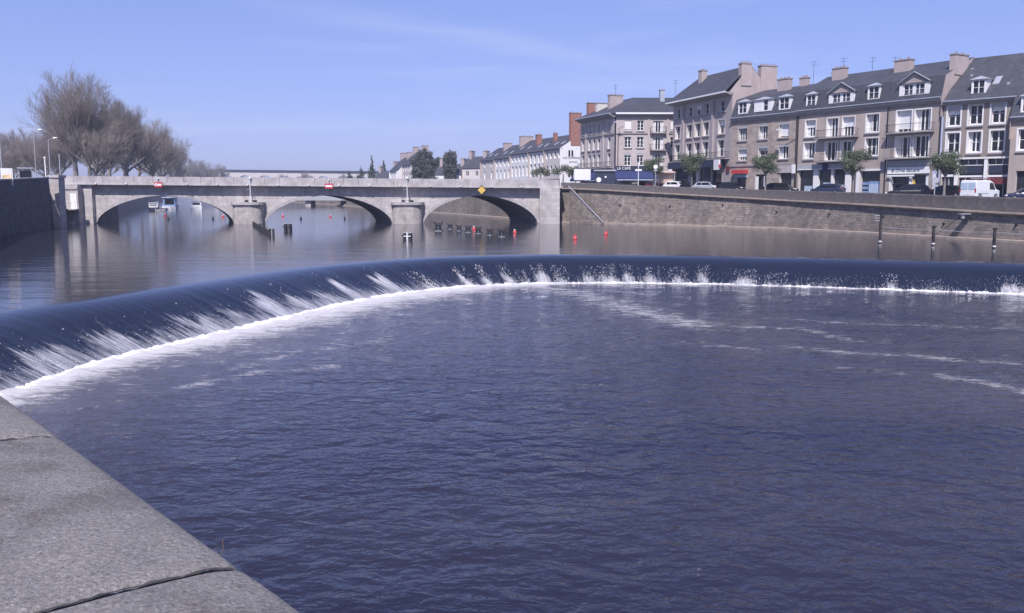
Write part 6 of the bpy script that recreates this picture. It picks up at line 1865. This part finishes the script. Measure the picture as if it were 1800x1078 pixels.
MB().box(-0.2, 1.7, -0.7, 0.9, 2.35, 2.5).build('roof', K['zinc'], r)
for x in (0, 1.5):
    for y in (-0.5, 0.8): MB().tube((x, y, 0), (x, y, 2.35), 0.05, n=6).build('post', K['grey_paint'], r)
MB().box(0.05, 1.45, 0.76, 0.79, 0.3, 2.1).build('pane', K['shop_glass'], r)
tag(r, 'low bus shelter behind the advertising panel on the left quay', 'shelter')

# ================================================================== STREET FURNITURE, RIGHT BANK
r = empty('billboard', (10.4, 132.0, 4.45), RAD(10))
MB().box(-1.25, 1.25, -0.12, 0.12, 1.7, 3.3).build('board', K['white_paint'], r)
for x in (-1.0, 1.0): MB().tube((x, 0.2, 0), (x, 0.2, 1.7), 0.06, n=6).build('leg', K['iron'], r)
tag(r, 'white billboard at the end of the bridge parapet', 'billboard')
r = empty('kiosk', (13.6, 131.5, 4.42), RAD(-8))
MB().box(-1.3, 1.6, -0.8, 0.9, 0, 3.0).build('body', K['navy_panel'], r)
MB().box(-1.5, 1.8, -1.0, 1.1, 3.0, 3.2).build('roof', K['zinc'], r)
MB().tube((-0.75, -0.87, 1.75), (-0.75, -0.801, 1.75), 0.36, n=18).build('round_sign', K['white_paint'], r)
MB().tube((0.25, -0.87, 2.15), (0.25, -0.801, 2.15), 0.15, n=12).build('round_sign', K['white_paint'], r)
tag(r, 'dark blue kiosk with a round white sign by the bridge', 'kiosk')
def sign_post(x, y, h, lab, kind):
    r = empty('sign_post', (x, y, street_z(y)))
    MB().tube((0, 0, 0), (0, 0, h), 0.06, n=7).build('post', K['white_paint'] if kind == 'arms' else K['galvanised'], r)
    if kind == 'arms':
        MB().box(-0.50, 0.50, -0.10, -0.065, h - 1.25, h - 0.98).build('sign_arm', K['white_paint'], r); MB().box(-0.18, 0.16, -0.1, -0.065, h - 0.25, h - 0.02).build('sign_arm', K['white_paint'], r)
    else:
        MB().tube((0, -0.09, h - 0.32), (0, -0.062, h - 0.32), 0.32, n=20).build('disc', K['grey_paint'] if kind == 'back' else K['white_paint'], r)
        MB().box(-0.28, 0.28, -0.09, -0.062, h - 0.95, h - 0.75).build('plate', K['grey_paint'], r)
    tag(r, lab, 'sign')
sign_post(19.0, 134, 4.3, 'tall white signpost with arms before the café awning', 'arms')
sign_post(21.8, 135.5, 4.0, 'grey post with a disc right of the white signpost', 'disc')
sign_post(42.9, 90.3, 2.3, 'round grey sign disc left of the white van, by the tree', 'back')
r = empty('topiary', (15.4, 147, street_z(147)))
MB().lathe([(0.30, 0), (0.36, 0.5), (0.38, 0.55), (0.30, 0.55)], 10).build('pot', K['terracotta'], r)
link('foliage', leaf_mesh(55, cone_clumps(0.75, 0.8, 3.2, 6, 3), 1600, 0.09, K['leaf_dark'], 'foliage'), r)
tag(r, 'dark cone-shaped shrub before the café', 'shrub')
r = empty('market_stand', (24.6, 143.0, street_z(143)), RAD(5))
MB().box(-1.3, 1.3, -0.05, 0.05, 1.1, 2.9).build('canvas_side', K['beige_canvas'], r)
MB().prism([(-1.5, -0.9, 2.75), (1.5, -0.9, 2.75), (1.4, 0.9, 3.05), (-1.4, 0.9, 3.05)], [(-1.5, -0.9, 2.82), (1.5, -0.9, 2.82), (1.4, 0.9, 3.12), (-1.4, 0.9, 3.12)]).build('canopy', K['beige_canvas'], r)
for x in (-1.3, 1.3):
    for y in (-0.75, 0.75): MB().tube((x, y, 0), (x, y, 2.8), 0.035, n=6).build('post', K['white_paint'], r)
tag(r, 'beige canvas stand beside the pink corner building', 'stand')

# ================================================================== VEHICLES
def loft(mb, secs, cap=True):
    n = len(secs[0])
    b = len(mb.v)
    for s in secs: mb.v.extend(s)
    for k in range(len(secs) - 1):
        for i in range(n):
            j = (i + 1) % n
            mb.f.append((b + k * n + i, b + k * n + j, b + (k + 1) * n + j, b + (k + 1) * n + i))
    if cap:
        mb.f.append(tuple(b + i for i in range(n))[::-1]); mb.f.append(tuple(b + (len(secs) - 1) * n + i for i in range(n)))
def wheel(r, x, y, R_=0.31):
    t = MB(); t.tube((x, y - 0.10, R_), (x, y + 0.10, R_), R_, n=16); o = t.build('wheel', K['rubber'], r)
    MB().tube((x, y - 0.112, R_), (x, y + 0.112, R_), R_ * 0.62, n=12).build('rim', K['galvanised'], o)
def car(x, y, hd, body, lab, L_=4.1, H_=1.46, W_=1.70, estate=False, name='parked_car'):
    r = empty(name, (x, y, street_z(y)), math.atan2(hd[1], hd[0]))
    hw = W_ / 2; f = L_ / 4.1
    # lower hull: (x, bottom, shoulder height, width factor)
    st_ = [(-2.05, 0.42, 0.80, 0.80), (-1.98, 0.30, 0.92, 0.92), (-1.6, 0.24, 0.95, 0.99), (-0.6, 0.22, 0.93, 1.0), (0.6, 0.22, 0.92, 1.0), (1.15, 0.22, 0.88, 0.99), (1.65, 0.25, 0.78, 0.95), (1.95, 0.30, 0.68, 0.86), (2.05, 0.38, 0.58, 0.76)]
    secs = []
    for sx, zb, zs, wf in st_:
        w = hw * wf
        secs.append([(sx * f, -w * 0.90, zb), (sx * f, -w, zb + 0.16), (sx * f, -w, zs - 0.16), (sx * f, -w * 0.93, zs - 0.02), (sx * f, -w * 0.80, zs + 0.02), (sx * f, w * 0.80, zs + 0.02), (sx * f, w * 0.93, zs - 0.02), (sx * f, w, zs - 0.16), (sx * f, w, zb + 0.16), (sx * f, w * 0.90, zb)])
    mb = MB(); loft(mb, secs)
    rb0 = -1.95 if estate else -1.78
    gh = [(rb0, 0.93, 0.80, 0.94), (rb0 + 0.28, H_ - 0.20, 0.68, H_ - 0.19), (rb0 + 0.55, H_ - 0.04, 0.62, H_ - 0.03), (-0.35, H_, 0.62, H_), (0.30, H_ - 0.05, 0.62, H_ - 0.04), (0.62, H_ - 0.20, 0.66, H_ - 0.19), (1.22, 0.90, 0.78, 0.91)]
    secs = []
    for sx, zz, w, z2 in gh:
        w = w * W_ / 1.7; zlow = 0.86
        secs.append([(sx * f, -0.80 * W_ / 1.7 if zz > 0.95 else -w, zlow), (sx * f, -w - 0.04, max(zlow + 0.02, zz - 0.06)), (sx * f, -w + 0.08, zz), (sx * f, w - 0.08, zz), (sx * f, w + 0.04, max(zlow + 0.02, zz - 0.06)), (sx * f, 0.80 * W_ / 1.7 if zz > 0.95 else w, zlow)])
    loft(mb, secs)
    mb.build('body', body, r, smooth=False)
    g = K['car_glass']
    for sgn in (-1, 1):
        ya, yb = sgn * 0.825 * W_ / 1.7, sgn * 0.715 * W_ / 1.7
        for (x0, x1, t0, t1) in ((rb0 + 0.42, -0.62, rb0 + 0.55, -0.62), (-0.54, 0.88, -0.54, 0.42)):
            q = [(x0 * f, ya, 0.97), (x1 * f, ya, 0.97), (t1 * f, yb, H_ - 0.15), (t0 * f, yb, H_ - 0.15)]
            MB().poly(*(q if sgn < 0 else q[::-1])).build('side_window', g, r)
        MB().box(1.86 * f, 2.02 * f, sgn * 0.62 - 0.14, sgn * 0.62 + 0.14, 0.56, 0.68).build('headlight', K['white_paint'], r)
        MB().box(-2.05 * f, -1.93 * f, sgn * 0.66 - 0.10, sgn * 0.66 + 0.10, 0.66, 0.90).build('tail_light', K['tail_red'], r)
        MB().box(0.75 * f, 0.90 * f, sgn * 0.88 - 0.07, sgn * 0.88 + 0.07, 0.93, 1.05).build('mirror', body, r)
        for wx in (-1.25, 1.28): wheel(r, wx * f, sgn * (hw - 0.09))
    MB().poly((1.19 * f, -0.70, 0.945), (1.19 * f, 0.70, 0.945), (0.64 * f, 0.60, H_ - 0.185), (0.64 * f, -0.60, H_ - 0.185)).build('windscreen', g, r)
    MB().poly(((rb0 - 0.012) * f, 0.68, 0.985), ((rb0 - 0.012) * f, -0.68, 0.985), ((rb0 + 0.262) * f, -0.58, H_ - 0.20), ((rb0 + 0.262) * f, 0.58, H_ - 0.20)).build('rear_window', g, r)
    tag(r, lab, 'car', 'cars parked along the right quay')
car(23.9, 146.5, (0.6, -0.8), K['car_maroon'], 'maroon car beside the beige canvas stand')
car(26.2, 142.0, (0.75, -0.66), K['car_white'], 'white car in front of the left end of the tall grey building')
car(28.4, 139.5, (0.7, -0.7), K['car_black'], 'dark car between the two white cars before the tall grey building')
car(29.6, 135.3, (0.85, -0.5), K['car_silver'], 'silver-white hatchback in front of the tall grey building')
car(32.0, 130.0, (0.8, -0.6), K['car_black'], 'black car by the red awning of the stone house')
car(36.1, 119.5, (0.85, -0.5), K['car_black'], 'long black car before the stone house, right of its tree', L_=4.5)
car(38.8, 109.5, (-0.8, 0.6), K['car_blue'], 'dark car with red tail lights before the posters of the taupe house')
car(42.8, 96.0, (-0.9, 0.42), K['car_black'], 'large black car under the lettered shop sign', L_=4.6, H_=1.55, estate=True)
car(46.2, 95.0, (-0.8, 0.6), K['car_black'], 'black car half hidden behind the trunk of the tree by the van')
car(48.9, 84.0, (-0.9, 0.42), K['car_blue'], 'dark blue car at the right edge of the picture')
# the white van, seen from behind
vx, vy = 47.6, 90.6
r = empty('parked_van', (vx, vy, street_z(vy)), math.atan2(0.53, 0.85))
mb = MB()
secs = []
for sx, zt_, w in ((-2.0, 1.88, 0.84), (-1.9, 1.97, 0.88), (0.6, 1.98, 0.88), (1.1, 1.80, 0.87), (1.65, 1.15, 0.86), (2.2, 0.98, 0.82), (2.35, 0.75, 0.76)):
    secs.append([(sx, -w, 0.30), (sx, -w, 0.95), (sx, -w * 0.93, zt_ - 0.10), (sx, -w * 0.82, zt_), (sx, w * 0.82, zt_), (sx, w * 0.93, zt_ - 0.10), (sx, w, 0.95), (sx, w, 0.30)])
loft(mb, secs); mb.build('body', K['car_white'], r)
for sg in (-1, 1):
    MB().box(-2.045, -2.005, sg * 0.41 - 0.36, sg * 0.41 + 0.36, 1.05, 1.72).build('rear_window', K['pale_blue'], r)
    MB().box(-2.05, -2.005, sg * 0.41 - 0.38, sg * 0.41 + 0.38, 0.45, 0.98).build('rear_door', K['car_white'], r)
    MB().box(-2.06, -2.0, sg * 0.80 - 0.06, sg * 0.80 + 0.06, 0.75, 1.15).build('tail_light', K['tail_red'], r)
    for wx in (-1.3, 1.5): wheel(r, wx, sg * 0.80, 0.32)
    MB().poly((0.35, sg * 0.889, 1.05), (1.35, sg * 0.882, 1.05), (0.95, sg * 0.845, 1.70), (0.35, sg * 0.845, 1.72)).build('side_window', K['car_glass'], r)
    MB().box(-1.8, 0.2, sg * 0.885 - 0.012, sg * 0.885 + 0.012, 0.62, 0.70).build('side_strip', K['grey_paint'], r)
MB().box(-2.12, -2.0, -0.82, 0.82, 0.34, 0.44).build('bumper', K['grey_paint'], r)
MB().box(-2.07, -2.051, -0.28, 0.28, 0.55, 0.66).build('number_plate', K['white_paint'], r)
rk = MB()
for x in (-1.6, -0.4, 0.6): rk.box(x - 0.04, x + 0.04, -0.80, 0.80, 2.06, 2.11)
for y in (-0.78, 0.78): rk.tube((-1.8, y, 2.10), (0.8, y, 2.10), 0.03, n=6)
for x in (-1.6, 0.6):
    for y in (-0.78, 0.78): rk.tube((x, y, 1.9), (x, y, 2.1), 0.02, n=5)
rk = rk.build('roof_rack', K['maroon'], r)
for y in (-0.45, -0.15): MB().tube((-1.9, y, 2.17), (1.0, y, 2.17), 0.035, n=6).build('ladder_rail', K['galvanised'], rk)
tag(r, 'white panel van with roof rack parked before the right-hand house', 'van')

# ================================================================== HAZE
HAZE_DENSITY = 0.00045
if HAZE_DENSITY > 0:
    mb = MB(); mb.box(-1400, 1400, -60, 1800, -4.0, 40.0)
    hz = bpy.data.materials.new('haze'); hz.use_nodes = True
    N = hz.node_tree.nodes; L = hz.node_tree.links
    N.remove(N['Principled BSDF'])
    pv = N.new('ShaderNodeVolumePrincipled')
    pv.inputs['Color'].default_value = (0.76, 0.82, 0.98, 1); pv.inputs['Density'].default_value = HAZE_DENSITY; pv.inputs['Anisotropy'].default_value = 0.2
    L.new(pv.outputs[0], N['Material Output'].inputs['Volume'])
    o = mb.build('haze', hz); tag(o, 'thin bluish haze filling the valley air', 'haze', kind='stuff')
